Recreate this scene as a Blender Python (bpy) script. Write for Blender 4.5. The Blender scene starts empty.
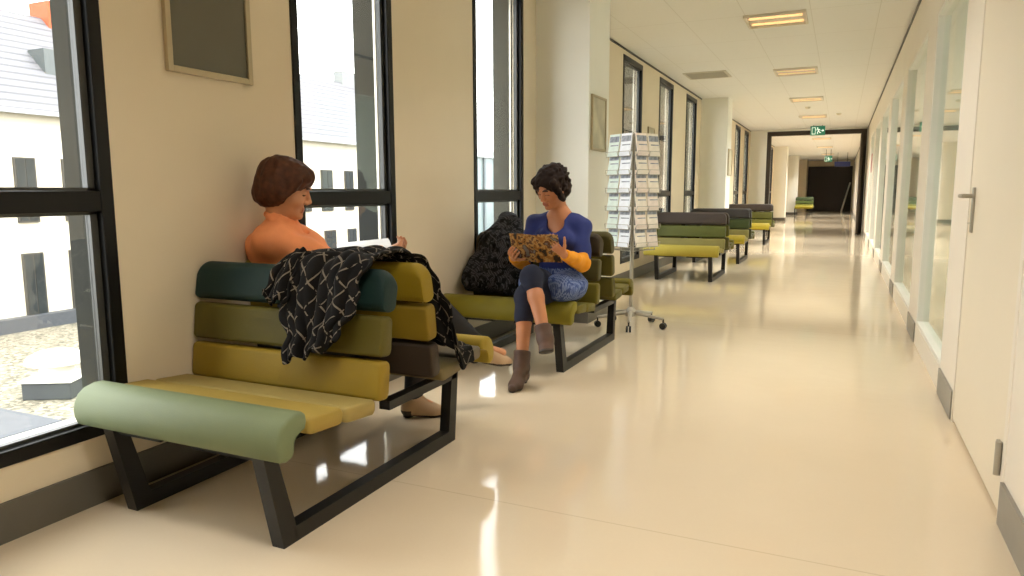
import bpy, bmesh, math, random
import numpy as np
from math import sin, cos, pi, radians, sqrt
from mathutils import Vector, Matrix

S = bpy.context.scene
COL = S.collection
random.seed(7)
rng = np.random.RandomState(5)

# ------------------------------------------------------------------ camera
H_CAM = 1.15
yaw, pitch, roll = radians(24.603), radians(7.630), radians(-0.2075)
fw = Vector((-sin(yaw) * cos(pitch), cos(yaw) * cos(pitch), -sin(pitch)))
r0 = Vector((cos(yaw), sin(yaw), 0))
u0 = r0.cross(fw)
r1 = r0 * cos(roll) + u0 * sin(roll)
u1 = r1.cross(fw)
cam = bpy.data.cameras.new('camera')
cam.sensor_width = 36.0
cam.lens = 714.66 / 1024 * 36.0
cam.clip_start = 0.05
cam.clip_end = 400
camo = bpy.data.objects.new('camera', cam)
COL.objects.link(camo)
M = Matrix(((r1.x, u1.x, -fw.x, 0), (r1.y, u1.y, -fw.y, 0), (r1.z, u1.z, -fw.z, H_CAM), (0, 0, 0, 1)))
camo.matrix_world = M
S.camera = camo

# ------------------------------------------------------------------ world, sun, exposure
S.view_settings.view_transform = 'Standard'
S.view_settings.look = 'None'
S.view_settings.gamma = 1.0
S.view_settings.use_curve_mapping = False
S.view_settings.exposure = 0.0
S.cycles.use_denoising = True
S.cycles.max_bounces = 9
S.cycles.diffuse_bounces = 6
S.cycles.glossy_bounces = 4
S.cycles.transparent_max_bounces = 14
S.cycles.sample_clamp_indirect = 6.0
S.cycles.caustics_reflective = False
S.cycles.caustics_refractive = False
world = bpy.data.worlds.new('overcast_sky')
S.world = world
world.use_nodes = True
wn = world.node_tree.nodes
wn['Background'].inputs[0].default_value = (0.985, 0.97, 0.98, 1)
SKY = 7.2
wn['Background'].inputs[1].default_value = SKY
sun = bpy.data.lights.new('hazy_sun', 'SUN')
sun.energy = 3.5
sun.angle = radians(25)
sun.color = (1.0, 0.96, 0.88)
suno = bpy.data.objects.new('hazy_sun', sun)
COL.objects.link(suno)
suno.rotation_euler = Vector((-0.72, 0.25, -0.8)).to_track_quat('-Z', 'Y').to_euler()
LAMP_W = 21.0
LAMP_COL = (1.0, 0.93, 0.85)

# ------------------------------------------------------------------ dimensions
L = -2.4785      # left wall plane
R = 0.5626       # right wall plane
H = 2.875        # ceiling
YB, YE = -3.0, 45.0

# ------------------------------------------------------------------ materials
def lin(h):
    h = h.lstrip('#')
    v = [int(h[i:i + 2], 16) / 255 for i in (0, 2, 4)]
    return tuple(c / 12.92 if c <= .04045 else ((c + .055) / 1.055) ** 2.4 for c in v) + (1.0,)

def mat(name, col, rough=.6, metal=0.0, spec=.5, var=.06, scale=8.0, bump=0.0, bscale=60.0, emit=0.0):
    m = bpy.data.materials.new(name)
    m.use_nodes = True
    nt = m.node_tree
    b = nt.nodes['Principled BSDF']
    c = lin(col) if isinstance(col, str) else col
    b.inputs['Roughness'].default_value = rough
    b.inputs['Metallic'].default_value = metal
    b.inputs['Specular IOR Level'].default_value = spec
    tc = nt.nodes.new('ShaderNodeTexCoord')
    if var > 0:
        nz = nt.nodes.new('ShaderNodeTexNoise')
        nz.inputs['Scale'].default_value = scale
        nz.inputs['Detail'].default_value = 4
        nt.links.new(tc.outputs['Object'], nz.inputs['Vector'])
        rp = nt.nodes.new('ShaderNodeValToRGB')
        rp.color_ramp.elements[0].position = .3
        rp.color_ramp.elements[1].position = .7
        rp.color_ramp.elements[0].color = tuple(x * (1 - var) for x in c[:3]) + (1,)
        rp.color_ramp.elements[1].color = tuple(min(1, x * (1 + var)) for x in c[:3]) + (1,)
        nt.links.new(nz.outputs['Fac'], rp.inputs['Fac'])
        nt.links.new(rp.outputs['Color'], b.inputs['Base Color'])
    else:
        b.inputs['Base Color'].default_value = c
    if bump > 0:
        nb = nt.nodes.new('ShaderNodeTexNoise')
        nb.inputs['Scale'].default_value = bscale
        nb.inputs['Detail'].default_value = 5
        nt.links.new(tc.outputs['Object'], nb.inputs['Vector'])
        bp = nt.nodes.new('ShaderNodeBump')
        bp.inputs['Strength'].default_value = bump
        bp.inputs['Distance'].default_value = .01
        nt.links.new(nb.outputs['Fac'], bp.inputs['Height'])
        nt.links.new(bp.outputs['Normal'], b.inputs['Normal'])
    if emit > 0:
        b.inputs['Emission Color'].default_value = c
        b.inputs['Emission Strength'].default_value = emit
    return m

def glass_mat(name, tint=(.97, .99, .98, 1), refl=1.0):
    m = bpy.data.materials.new(name)
    m.use_nodes = True
    nt = m.node_tree
    nt.nodes.clear()
    out = nt.nodes.new('ShaderNodeOutputMaterial')
    tr = nt.nodes.new('ShaderNodeBsdfTransparent')
    tr.inputs[0].default_value = tint
    gl = nt.nodes.new('ShaderNodeBsdfGlossy')
    gl.inputs['Roughness'].default_value = .02
    gl.inputs['Color'].default_value = (refl, refl, refl, 1)
    fr = nt.nodes.new('ShaderNodeFresnel')
    ge = nt.nodes.new('ShaderNodeNewGeometry')
    ior = nt.nodes.new('ShaderNodeMath'); ior.operation = 'MULTIPLY_ADD'
    ior.inputs[1].default_value = 1 / 1.5 - 1.5
    ior.inputs[2].default_value = 1.5
    nt.links.new(ge.outputs['Backfacing'], ior.inputs[0])
    nt.links.new(ior.outputs[0], fr.inputs[0])
    mx = nt.nodes.new('ShaderNodeMixShader')
    nt.links.new(fr.outputs[0], mx.inputs[0])
    nt.links.new(tr.outputs[0], mx.inputs[1])
    nt.links.new(gl.outputs[0], mx.inputs[2])
    nt.links.new(mx.outputs[0], out.inputs[0])
    return m

def node(nt, typ, **kw):
    n = nt.nodes.new(typ)
    for k, v in kw.items():
        setattr(n, k, v)
    return n

def mth(nt, op, a, b=None, c=None):
    n = nt.nodes.new('ShaderNodeMath')
    n.operation = op
    for i, v in enumerate((a, b, c)):
        if v is None:
            continue
        if isinstance(v, (int, float)):
            n.inputs[i].default_value = v
        else:
            nt.links.new(v, n.inputs[i])
    return n.outputs[0]

def mixcol(nt, fac, a, b):
    n = nt.nodes.new('ShaderNodeMix')
    n.data_type = 'RGBA'
    nt.links.new(fac, n.inputs[0])
    for i, v in ((6, a), (7, b)):
        if isinstance(v, tuple):
            n.inputs[i].default_value = v
        else:
            nt.links.new(v, n.inputs[i])
    return n.outputs[2]

def floor_mat():
    m = bpy.data.materials.new('vinyl_floor')
    m.use_nodes = True
    nt = m.node_tree
    b = nt.nodes['Principled BSDF']
    tc = nt.nodes.new('ShaderNodeTexCoord')
    n1 = node(nt, 'ShaderNodeTexNoise'); n1.inputs['Scale'].default_value = 1.3; n1.inputs['Detail'].default_value = 6
    n2 = node(nt, 'ShaderNodeTexNoise'); n2.inputs['Scale'].default_value = 90; n2.inputs['Detail'].default_value = 3
    nt.links.new(tc.outputs['Object'], n1.inputs['Vector'])
    nt.links.new(tc.outputs['Object'], n2.inputs['Vector'])
    c1 = mixcol(nt, n1.outputs['Fac'], lin('#dac9ad'), lin('#e3d4ba'))
    f2 = mth(nt, 'MULTIPLY', n2.outputs['Fac'], .10)
    c2 = mixcol(nt, f2, c1, lin('#c4ad84'))
    # welded seams between the sheets
    sx = node(nt, 'ShaderNodeSeparateXYZ')
    nt.links.new(tc.outputs['Object'], sx.inputs[0])
    fy = mth(nt, 'ABSOLUTE', mth(nt, 'SUBTRACT', mth(nt, 'FRACT', mth(nt, 'MULTIPLY_ADD', sx.outputs['Y'], .25, -.075)), .5))
    seam = mth(nt, 'MULTIPLY', mth(nt, 'LESS_THAN', fy, .0008), .28)
    c3 = mixcol(nt, seam, c2, lin('#9c8460'))
    nt.links.new(c3, b.inputs['Base Color'])
    b.inputs['Roughness'].default_value = .075
    b.inputs['Specular IOR Level'].default_value = .62
    nb = node(nt, 'ShaderNodeTexNoise'); nb.inputs['Scale'].default_value = 5.0; nb.inputs['Detail'].default_value = 2
    nt.links.new(tc.outputs['Object'], nb.inputs['Vector'])
    bp = node(nt, 'ShaderNodeBump'); bp.inputs['Strength'].default_value = .05; bp.inputs['Distance'].default_value = .02
    nt.links.new(nb.outputs['Fac'], bp.inputs['Height'])
    nt.links.new(bp.outputs['Normal'], b.inputs['Normal'])
    return m

def ceiling_mat():
    m = bpy.data.materials.new('ceiling_tiles')
    m.use_nodes = True
    nt = m.node_tree
    b = nt.nodes['Principled BSDF']
    tc = nt.nodes.new('ShaderNodeTexCoord')
    sx = node(nt, 'ShaderNodeSeparateXYZ')
    nt.links.new(tc.outputs['Object'], sx.inputs[0])
    def line(o, k, off, w):
        return mth(nt, 'LESS_THAN', mth(nt, 'ABSOLUTE', mth(nt, 'SUBTRACT', mth(nt, 'FRACT', mth(nt, 'MULTIPLY_ADD', o, k, off)), .5)), w)
    lx = line(sx.outputs['X'], 1 / .6, .1, .006)
    ly = line(sx.outputs['Y'], 1 / 1.2, .1, .004)
    ln = mth(nt, 'MULTIPLY', mth(nt, 'MAXIMUM', lx, ly), .25)
    nz = node(nt, 'ShaderNodeTexNoise'); nz.inputs['Scale'].default_value = 140
    nt.links.new(tc.outputs['Object'], nz.inputs['Vector'])
    c = mixcol(nt, mth(nt, 'MULTIPLY', nz.outputs['Fac'], .2), lin('#f0f0ee'), lin('#e6e5e0'))
    c = mixcol(nt, ln, c, lin('#a8a290'))
    nt.links.new(c, b.inputs['Base Color'])
    b.inputs['Roughness'].default_value = .9
    return m

def grid_cloth(name, base, line, k=14.0, w=.07, ang=.7, brk=.35, coord='UV', rough=.9):
    m = bpy.data.materials.new(name)
    m.use_nodes = True
    nt = m.node_tree
    b = nt.nodes['Principled BSDF']
    tc = nt.nodes.new('ShaderNodeTexCoord')
    nz0 = node(nt, 'ShaderNodeTexNoise'); nz0.inputs['Scale'].default_value = 6
    nt.links.new(tc.outputs[coord], nz0.inputs['Vector'])
    va = node(nt, 'ShaderNodeVectorMath', operation='MULTIPLY_ADD')
    nt.links.new(nz0.outputs['Color'], va.inputs[0])
    va.inputs[1].default_value = (.03, .03, .03)
    nt.links.new(tc.outputs[coord], va.inputs[2])
    mp = node(nt, 'ShaderNodeMapping')
    mp.inputs['Rotation'].default_value = (0, 0, ang)
    nt.links.new(va.outputs[0], mp.inputs['Vector'])
    sx = node(nt, 'ShaderNodeSeparateXYZ')
    nt.links.new(mp.outputs[0], sx.inputs[0])
    def line_(o, kk):
        return mth(nt, 'LESS_THAN', mth(nt, 'ABSOLUTE', mth(nt, 'SUBTRACT', mth(nt, 'FRACT', mth(nt, 'MULTIPLY', o, kk)), .5)), w)
    ln = mth(nt, 'MAXIMUM', line_(sx.outputs['X'], k), line_(sx.outputs['Y'], k * .8))
    nz = node(nt, 'ShaderNodeTexNoise'); nz.inputs['Scale'].default_value = 30
    nt.links.new(tc.outputs[coord], nz.inputs['Vector'])
    gate = mth(nt, 'GREATER_THAN', nz.outputs['Fac'], brk)
    f = mth(nt, 'MULTIPLY', ln, gate)
    c = mixcol(nt, f, lin(base), lin(line))
    nt.links.new(c, b.inputs['Base Color'])
    b.inputs['Roughness'].default_value = rough
    b.inputs['Specular IOR Level'].default_value = .2
    return m

def gravel_mat():
    m = bpy.data.materials.new('roof_gravel')
    m.use_nodes = True
    nt = m.node_tree
    b = nt.nodes['Principled BSDF']
    tc = nt.nodes.new('ShaderNodeTexCoord')
    v = node(nt, 'ShaderNodeTexVoronoi'); v.inputs['Scale'].default_value = 13
    nt.links.new(tc.outputs['Object'], v.inputs['Vector'])
    sx = node(nt, 'ShaderNodeSeparateXYZ')
    nt.links.new(v.outputs['Color'], sx.inputs[0])
    c = mixcol(nt, sx.outputs['X'], lin('#4a463b'), lin('#918a78'))
    nt.links.new(c, b.inputs['Base Color'])
    b.inputs['Roughness'].default_value = .95
    return m

def slate_mat():
    m = bpy.data.materials.new('roof_tiles')
    m.use_nodes = True
    nt = m.node_tree
    b = nt.nodes['Principled BSDF']
    tc = nt.nodes.new('ShaderNodeTexCoord')
    sx = node(nt, 'ShaderNodeSeparateXYZ')
    nt.links.new(tc.outputs['Object'], sx.inputs[0])
    fr = mth(nt, 'FRACT', mth(nt, 'MULTIPLY', sx.outputs['Z'], 4.2))
    ln = mth(nt, 'MULTIPLY', mth(nt, 'LESS_THAN', fr, .25), .85)
    c = mixcol(nt, ln, lin('#626266'), lin('#45454a'))
    nt.links.new(c, b.inputs['Base Color'])
    b.inputs['Roughness'].default_value = .7
    return m

WALL = mat('cream_wall_paint', '#ddd0b6', .75, var=.02, scale=2)
WALLR = mat('white_panel', '#e7dfd0', .45, var=.02, scale=2)
COLUMN = mat('column_paint', '#ecebe1', .7, var=.02, scale=2)
BASEB = mat('grey_baseboard', '#5f5b52', .45, var=.05)
KICK = mat('grey_kick_plate', '#8a867c', .4, var=.05)
BLACK = mat('black_window_frame', '#0b0b0a', .4, spec=.3, var=.08)
SASH = mat('dark_grey_sash', '#3e3f3c', .35, var=.05)
ALU = mat('aluminium_strip', '#cfcabb', .35, .3, var=.03)
PIER = mat('grey_outer_cladding', '#32332f', .9, spec=.15, var=.08, scale=4)
GLASS = glass_mat('window_glass')
GLASSR = glass_mat('room_glass', (.88, .92, .88, 1), 1.0)
STEEL = mat('brushed_steel', '#a8a294', .4, .35, var=.05)
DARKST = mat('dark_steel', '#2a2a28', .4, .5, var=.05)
FLOOR = floor_mat()
CEIL = ceiling_mat()
FRAMEBLK = mat('bench_black_frame', '#141311', .42, .25, var=.08)
DARKBR = mat('dark_brown_panel', '#1d130c', .5, var=.1)
PORTAL = mat('portal_dark_brown', '#33271a', .45, var=.1)
GREYPIC = mat('grey_board', '#5f5c4e', .5, var=.05, scale=2)
FRAMESIL = mat('silver_frame', '#b7a98c', .35, .4, var=.04)
WHITE = mat('white_paint', '#e9e6dc', .5, var=.02)

# ------------------------------------------------------------------ mesh helpers
class MB:
    def __init__(s):
        s.v = []; s.f = []; s.m = []; s.mi = 0
    def add(s, vs, fs):
        o = len(s.v)
        s.v += [tuple(v) for v in vs]
        s.f += [tuple(i + o for i in f) for f in fs]
        s.m += [s.mi] * len(fs)
        return s
    def box(s, x0, x1, y0, y1, z0, z1):
        vs = [(x0, y0, z0), (x1, y0, z0), (x1, y1, z0), (x0, y1, z0), (x0, y0, z1), (x1, y0, z1), (x1, y1, z1), (x0, y1, z1)]
        return s.add(vs, [(0, 3, 2, 1), (4, 5, 6, 7), (0, 1, 5, 4), (1, 2, 6, 5), (2, 3, 7, 6), (3, 0, 4, 7)])
    def rbox(s, x0, x1, y0, y1, z0, z1, r=.005, seg=2, mtx=None):
        bm = bmesh.new()
        bmesh.ops.create_cube(bm, size=1)
        for v in bm.verts:
            v.co = Vector(((x0 + x1) / 2 + v.co.x * (x1 - x0), (y0 + y1) / 2 + v.co.y * (y1 - y0), (z0 + z1) / 2 + v.co.z * (z1 - z0)))
        bmesh.ops.bevel(bm, geom=bm.edges[:], offset=r, segments=seg, affect='EDGES', profile=.5)
        if mtx is not None:
            bmesh.ops.transform(bm, matrix=mtx, verts=bm.verts)
        bm.verts.index_update()
        s.add([v.co[:] for v in bm.verts], [[v.index for v in f.verts] for f in bm.faces])
        bm.free()
        return s
    def rings(s, rs, cap=True, closed=True):
        n = len(rs[0])
        vs = [p for r in rs for p in r]
        fs = []
        for i in range(len(rs) - 1):
            for j in range(n if closed else n - 1):
                k = (j + 1) % n
                fs.append((i * n + j, i * n + k, (i + 1) * n + k, (i + 1) * n + j))
        if cap:
            fs.append(tuple(range(n - 1, -1, -1)))
            fs.append(tuple((len(rs) - 1) * n + j for j in range(n)))
        return s.add(vs, fs)
    def tube(s, pts, r, n=10, square=False):
        pts = [Vector(p) for p in pts]
        rr = r if isinstance(r, (list, tuple)) else [r] * len(pts)
        rs = []
        prev = None
        for i, p in enumerate(pts):
            a = pts[max(i - 1, 0)]; b = pts[min(i + 1, len(pts) - 1)]
            d = (b - a).normalized()
            if prev is None:
                up = Vector((0, 0, 1)) if abs(d.z) < .9 else Vector((1, 0, 0))
                x = d.cross(up).normalized()
            else:
                x = (prev - d * prev.dot(d)).normalized()
            prev = x
            y = d.cross(x)
            rs.append([tuple(p + (x * cos(2 * pi * j / n) + y * sin(2 * pi * j / n)) * rr[i]) for j in range(n)])
        return s.rings(rs)
    def lathe(s, prof, c=(0, 0, 0), n=24):
        rs = [[(c[0] + r * cos(2 * pi * j / n), c[1] + r * sin(2 * pi * j / n), c[2] + z) for j in range(n)] for r, z in prof]
        return s.rings(rs)
    def build(s, name, mats, parent=None, smooth=False, angle=40):
        me = bpy.data.meshes.new(name)
        me.from_pydata(s.v, [], s.f)
        if not isinstance(mats, (list, tuple)):
            mats = [mats]
        for m in mats:
            me.materials.append(m)
        me.polygons.foreach_set('material_index', s.m)
        bm = bmesh.new(); bm.from_mesh(me)
        bmesh.ops.recalc_face_normals(bm, faces=bm.faces)
        if smooth:
            for f in bm.faces:
                f.smooth = True
            for e in bm.edges:
                if len(e.link_faces) == 2 and e.calc_face_angle(0) > radians(angle):
                    e.smooth = False
        bm.to_mesh(me); bm.free()
        o = bpy.data.objects.new(name, me)
        COL.objects.link(o)
        if parent is not None:
            o.parent = parent
        return o

def empty(name, loc=(0, 0, 0), rz=0.0):
    o = bpy.data.objects.new(name, None)
    COL.objects.link(o)
    o.location = loc
    o.rotation_euler = (0, 0, rz)
    o.empty_display_size = .1
    return o

def tag(o, label=None, cat=None, group=None, kind=None):
    if label: o['label'] = label
    if cat: o['category'] = cat
    if group: o['group'] = group
    if kind: o['kind'] = kind
    return o

def struct(o, label=None):
    o['kind'] = 'structure'
    if label: o['label'] = label
    return o

def copy_tree(o, parent=None):
    c = o.copy()
    COL.objects.link(c)
    if parent is not None:
        c.parent = parent
    for ch in list(o.children):
        copy_tree(ch, c)
    return c

# ------------------------------------------------------------------ the setting
# windows of the left wall: near edge, far edge
WIN = [(-0.97, -0.07), (0.93, 1.829), (2.834, 3.704), (4.743, 5.646), (8.66, 9.58), (10.57, 11.5), (12.55, 13.5),
       (16.75, 17.65), (18.78, 19.72), (20.62, 21.5), (24.75, 25.65), (26.65, 27.55), (28.55, 29.45), (32.8, 33.7), (34.7, 35.6), (36.6, 37.5), (40.8, 41.7)]  # windows beyond the portal are unseen, added to let in daylight
COLS = [(5.93, 6.50), (13.97, 14.54), (22.3, 22.9), (30.0, 30.6), (38.0, 38.6)]
WZ0, WZ1 = .2525, 2.80
mb = MB(); mb.box(L - .12, R + .12, YB, YE + .2, -.15, 0)
struct(mb.build('floor', FLOOR), 'glossy beige vinyl corridor floor')
mb = MB(); mb.box(L - .3, R, YB - .2, YE + .2, H, H + .2)
struct(mb.build('ceiling', CEIL), 'off-white tiled corridor ceiling')

# left wall: piers between the windows, strip under and over each
mb = MB()
ys = [YB]
for a, b in WIN:
    ys += [a, b]
ys.append(YE)
for i in range(0, len(ys), 2):
    mb.box(L - .10, L, ys[i], ys[i + 1], 0, H)
for a, b in WIN:
    mb.box(L - .10, L, a, b, 0, WZ0)
    mb.box(L - .10, L, a, b, WZ1, H)
struct(mb.build('wall_left', WALL), 'cream wall with tall black windows')
mb = MB()
for i in range(0, len(ys), 2):
    a = ys[i] + (.012 if i else 0)
    b = ys[i + 1] - (.012 if i + 2 < len(ys) else 0)
    mb.box(L - .285, L - .125, a, b, -3.0, H + .2)
for a, b in WIN:
    mb.box(L - .285, L - .125, a - .012, b + .012, -3.0, WZ0 - .02)
    mb.box(L - .285, L - .125, a - .012, b + .012, WZ1, H + .2)
struct(mb.build('wall_outer', PIER), 'grey cladding outside the windows')
mb = MB()
for y0, y1 in COLS:
    mb.box(L, -1.99, y0, y1, 0, H)
struct(mb.build('wall_column', COLUMN), 'square cream columns along the window wall')
mb = MB()
segs = [(YB, COLS[0][0])] + [(COLS[i][1], COLS[i + 1][0]) for i in range(len(COLS) - 1)] + [(COLS[-1][1], YE)]
for a, b in segs:
    mb.box(L, L + .014, a, b, 0, .135)
for y0, y1 in COLS:
    mb.box(L, -1.976, y0 - .014, y0, 0, .12)
    mb.box(-1.99, -1.976, y0, y1, 0, .12)
struct(mb.build('baseboard_left', BASEB), 'dark grey baseboard under the windows')
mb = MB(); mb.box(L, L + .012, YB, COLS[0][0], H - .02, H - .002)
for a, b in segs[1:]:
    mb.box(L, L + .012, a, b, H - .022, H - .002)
struct(mb.build('trim_1', DARKST), 'thin dark trim where left wall meets ceiling')

def window(n, a, b):
    w = empty('window_%d' % n, (L, (a + b) / 2, WZ0))
    struct(w, 'tall narrow black framed window')
    hw = (b - a) / 2
    hh = WZ1 - WZ0
    t = .052
    m = MB()
    m.rbox(-.05, .008, -hw, -hw + .05, 0, hh, .004)
    m.rbox(-.05, .008, hw - t, hw, 0, hh, .004)
    m.rbox(-.05, .008, -hw + .045, hw - t + .005, 0, t, .004)
    m.rbox(-.05, .008, -hw + .045, hw - t + .005, hh - .07, hh, .004)
    m.build('window_frame', BLACK, w)
    m = MB()
    m.rbox(-.05, .004, -hw + .045, hw - t + .005, .832, .908, .004)
    m.build('transom', BLACK, w)
    m = MB()
    for z0, z1 in ((t, .832), (.908, hh - .07)):
        y0, y1 = -hw + .048, hw - t + .002
        m.box(-.05, -.022, y1 - .030, y1, z0, z1)
        m.box(-.05, -.022, y0, y0 + .012, z0, z1)
        m.box(-.05, -.022, y0, y1, z0, z0 + .012)
        m.box(-.05, -.022, y0, y1, z1 - .012, z1)
    m.build('sash', SASH, w)
    m = MB()
    m.box(-.122, -.106, hw - .012, hw - .002, 0, hh)
    m.box(-.30, -.104, -hw - .02, hw + .02, -.018, .0)
    m.build('aluminium_edge', ALU, w)
    for z0, z1 in ((t + .01, .834), (.906, hh - .08)):
        m = MB(); m.box(-.043, -.037, -hw + .055, hw - t - .028, z0, z1)
        m.build('window_pane', GLASS, w)
    return w
for i, (a, b) in enumerate(WIN):
    window(i + 1, a, b)

# right wall --------------------------------------------------------
POSTS = [(4.09, 4.63), (6.15, 6.75), (8.70, 9.25), (11.25, 11.80), (13.80, 14.35), (16.35, 16.90), (18.90, 19.45)]
D0, D1, DH = 2.90, 4.065, 2.60
mb = MB()
mb.box(R, R + .12, YB, D0 - .045, 0, H)
mb.box(R + .121, R + .16, D0 - .3, D1 + .3, 0, H)  # unseen backing panel, added to block light leaking under the door
mb.box(R, R + .12, D0 - .045, D1 + .025, DH + .02, H)
for i, (a, b) in enumerate(POSTS):
    mb.box(R, R + .12, a, b, 0, H)
for i in range(len(POSTS) - 1):
    mb.box(R, R + .12, POSTS[i][1], POSTS[i + 1][0], 2.42, H)
    mb.box(R, R + .12, POSTS[i][1], POSTS[i + 1][0], 0, .145)
mb.box(R, R + .12, POSTS[-1][1], YE, 0, H)
struct(mb.build('wall_right', WALLR), 'white corridor wall of panels and glazed bays')
mb = MB()
mb.box(R - .012, R, YB, D0 - .05, 0, .15)
for a, b in POSTS:
    mb.box(R - .010, R, a + .005, b - .005, .004, .15)
mb.box(R - .012, R, POSTS[-1][1], 21.7, 0, .12)
mb.box(R - .012, R, 22.5, YE, 0, .12)
struct(mb.build('baseboard_right', KICK), 'grey metal kick plates along the right wall')
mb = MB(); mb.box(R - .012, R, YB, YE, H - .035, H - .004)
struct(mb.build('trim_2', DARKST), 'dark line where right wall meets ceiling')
for i in range(len(POSTS) - 1):
    a, b = POSTS[i][1], POSTS[i + 1][0]
    w = empty('window_%d' % (20 + i), (R + .03, (a + b) / 2, 0))
    struct(w, 'glazed bay in the right wall')
    hw = (b - a) / 2
    m = MB()
    m.rbox(-.028, .05, -hw, -hw + .03, .145, 2.42, .004)
    m.rbox(-.028, .05, hw - .05, hw, .145, 2.42, .004)
    m.rbox(-.028, .05, -hw + .05, hw - .05, .145, .175, .004)
    m.rbox(-.028, .05, -hw + .05, hw - .05, 2.385, 2.42, .004)
    m.build('window_frame', WHITE, w)
    m = MB(); m.box(.012, .018, -hw + .045, hw - .045, .17, 2.39)
    m.build('window_pane', GLASSR, w)
# rooms behind the glazing
ROOMW = mat('room_wall', '#cfd6cf', .7, var=.02)
ROOMF = mat('room_floor', '#b9b6a6', .4, var=.04)
mb = MB()
mb.box(4.2, 4.3, 3.8, 20.2, 0, 1.25); mb.box(4.2, 4.3, 3.8, 20.2, 2.3, H)  # unseen outer wall, opened up so daylight floods the rooms
for y in (3.8, 5.6, 7.3, 9.4, 11.4, 13.4, 15.4, 17.5, 19.7):
    mb.box(4.2, 4.3, y, y + .3, 1.25, 2.3)
for y in (3.9, 7.4, 11.5, 15.5, 19.8):
    mb.box(R + .12, 4.2, y, y + .1, 0, H)
struct(mb.build('wall_room', ROOMW), 'pale walls of the rooms behind the glazed bays')
mb = MB(); mb.box(R + .12, 4.3, 3.8, 20.2, -.15, 0)
struct(mb.build('floor_room', ROOMF), 'floor of the rooms behind the glazed bays')
mb = MB(); mb.box(R + .12, 4.3, 3.8, 20.2, H, H + .2)
struct(mb.build('ceiling_room', WHITE), 'ceiling of the rooms behind the glazed bays')

# door in the right wall
DOOR = mat('door_laminate', '#e4dac4', .42, var=.015, scale=1.5)
d = empty('door_1', (R, D0, 0)); struct(d, 'plain cream door with steel handle and hinge')
m = MB(); m.rbox(.0, .045, .006, D1 - D0 - .006, .018, DH, .003); m.build('door_leaf', DOOR, d)
m = MB()
m.rbox(-.004, .10, -.045, 0, 0, DH + .02, .003)
m.rbox(-.004, .10, D1 - D0, D1 - D0 + .025, 0, DH + .02, .003)
m.rbox(-.004, .10, 0, D1 - D0, DH + .003, DH + .02, .003)
m.build('door_frame', WALLR, d)
hd = MB()
hd.rbox(-.010, .001, 1.010, 1.050, .955, 1.165, .004, 2)
hd.tube([(-.008, 1.03, 1.125), (-.05, 1.03, 1.125)], .010, 12)
hd.tube([(-.045, 1.02, 1.125), (-.058, 1.04, 1.125), (-.058, .925, 1.125)], .0095, 12)
hd.lathe([(.0, -.001), (.013, -.001), (.013, .001), (0, .001)], (-.011, 1.03, 1.0), 12)
h_ = hd.build('door_handle', STEEL, d, True)
hg = MB()
hg.rbox(-.012, .002, .02, .075, .165, .265, .003)
hg.tube([(-.014, .008, .155), (-.014, .008, .275)], .011, 12)
hg.build('hinge', STEEL, d, True)

# back wall behind the camera, far end wall
mb = MB(); mb.box(L - .1, R + .12, YB - .1, YB, 0, H)
struct(mb.build('wall_back', WALL), 'cream wall behind the camera')
mb = MB(); mb.box(L - .1, -1.82, YE, YE + .1, 0, H)
mb.box(.50, R + .12, YE, YE + .1, 0, H)
mb.box(-1.82, .50, YE, YE + .1, 2.55, H)
struct(mb.build('wall_end', WALL), 'cream wall around the dark far end')
mb = MB(); mb.box(-1.82, .50, YE + .02, YE + .1, 0, 2.55)
struct(mb.build('door_2', DARKBR), 'dark brown doors closing the far end of the corridor')
mb = MB(); mb.box(L, -1.82, 43.0, 44.98, 0, H)
struct(mb.build('wall_recess', WALL), 'tan wall beside the far end')

# dark portal across the corridor
PY = 22.0
pt = empty('door_3', (0, PY, 0)); struct(pt, 'dark framed portal across the corridor')
m = MB()
m.box(-2.02, -1.91, 0, .16, 0, 2.83)
m.box(.44, R - .014, 0, .16, 0, 2.83)
m.box(-1.91, .44, 0, .16, 2.71, 2.83)
m.build('door_frame', PORTAL, pt)
m = MB(); m.rbox(.385, .44, -1.05, -.01, .012, 2.66, .004); m.build('door_leaf', PORTAL, pt)
mb = MB(); mb.box(L, R - .014, PY, PY + .16, 2.832, H)
mb.box(L, -2.02, PY, PY + .16, 0, 2.832)
struct(mb.build('wall_portal', COLUMN), 'cream strip over the portal')

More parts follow.
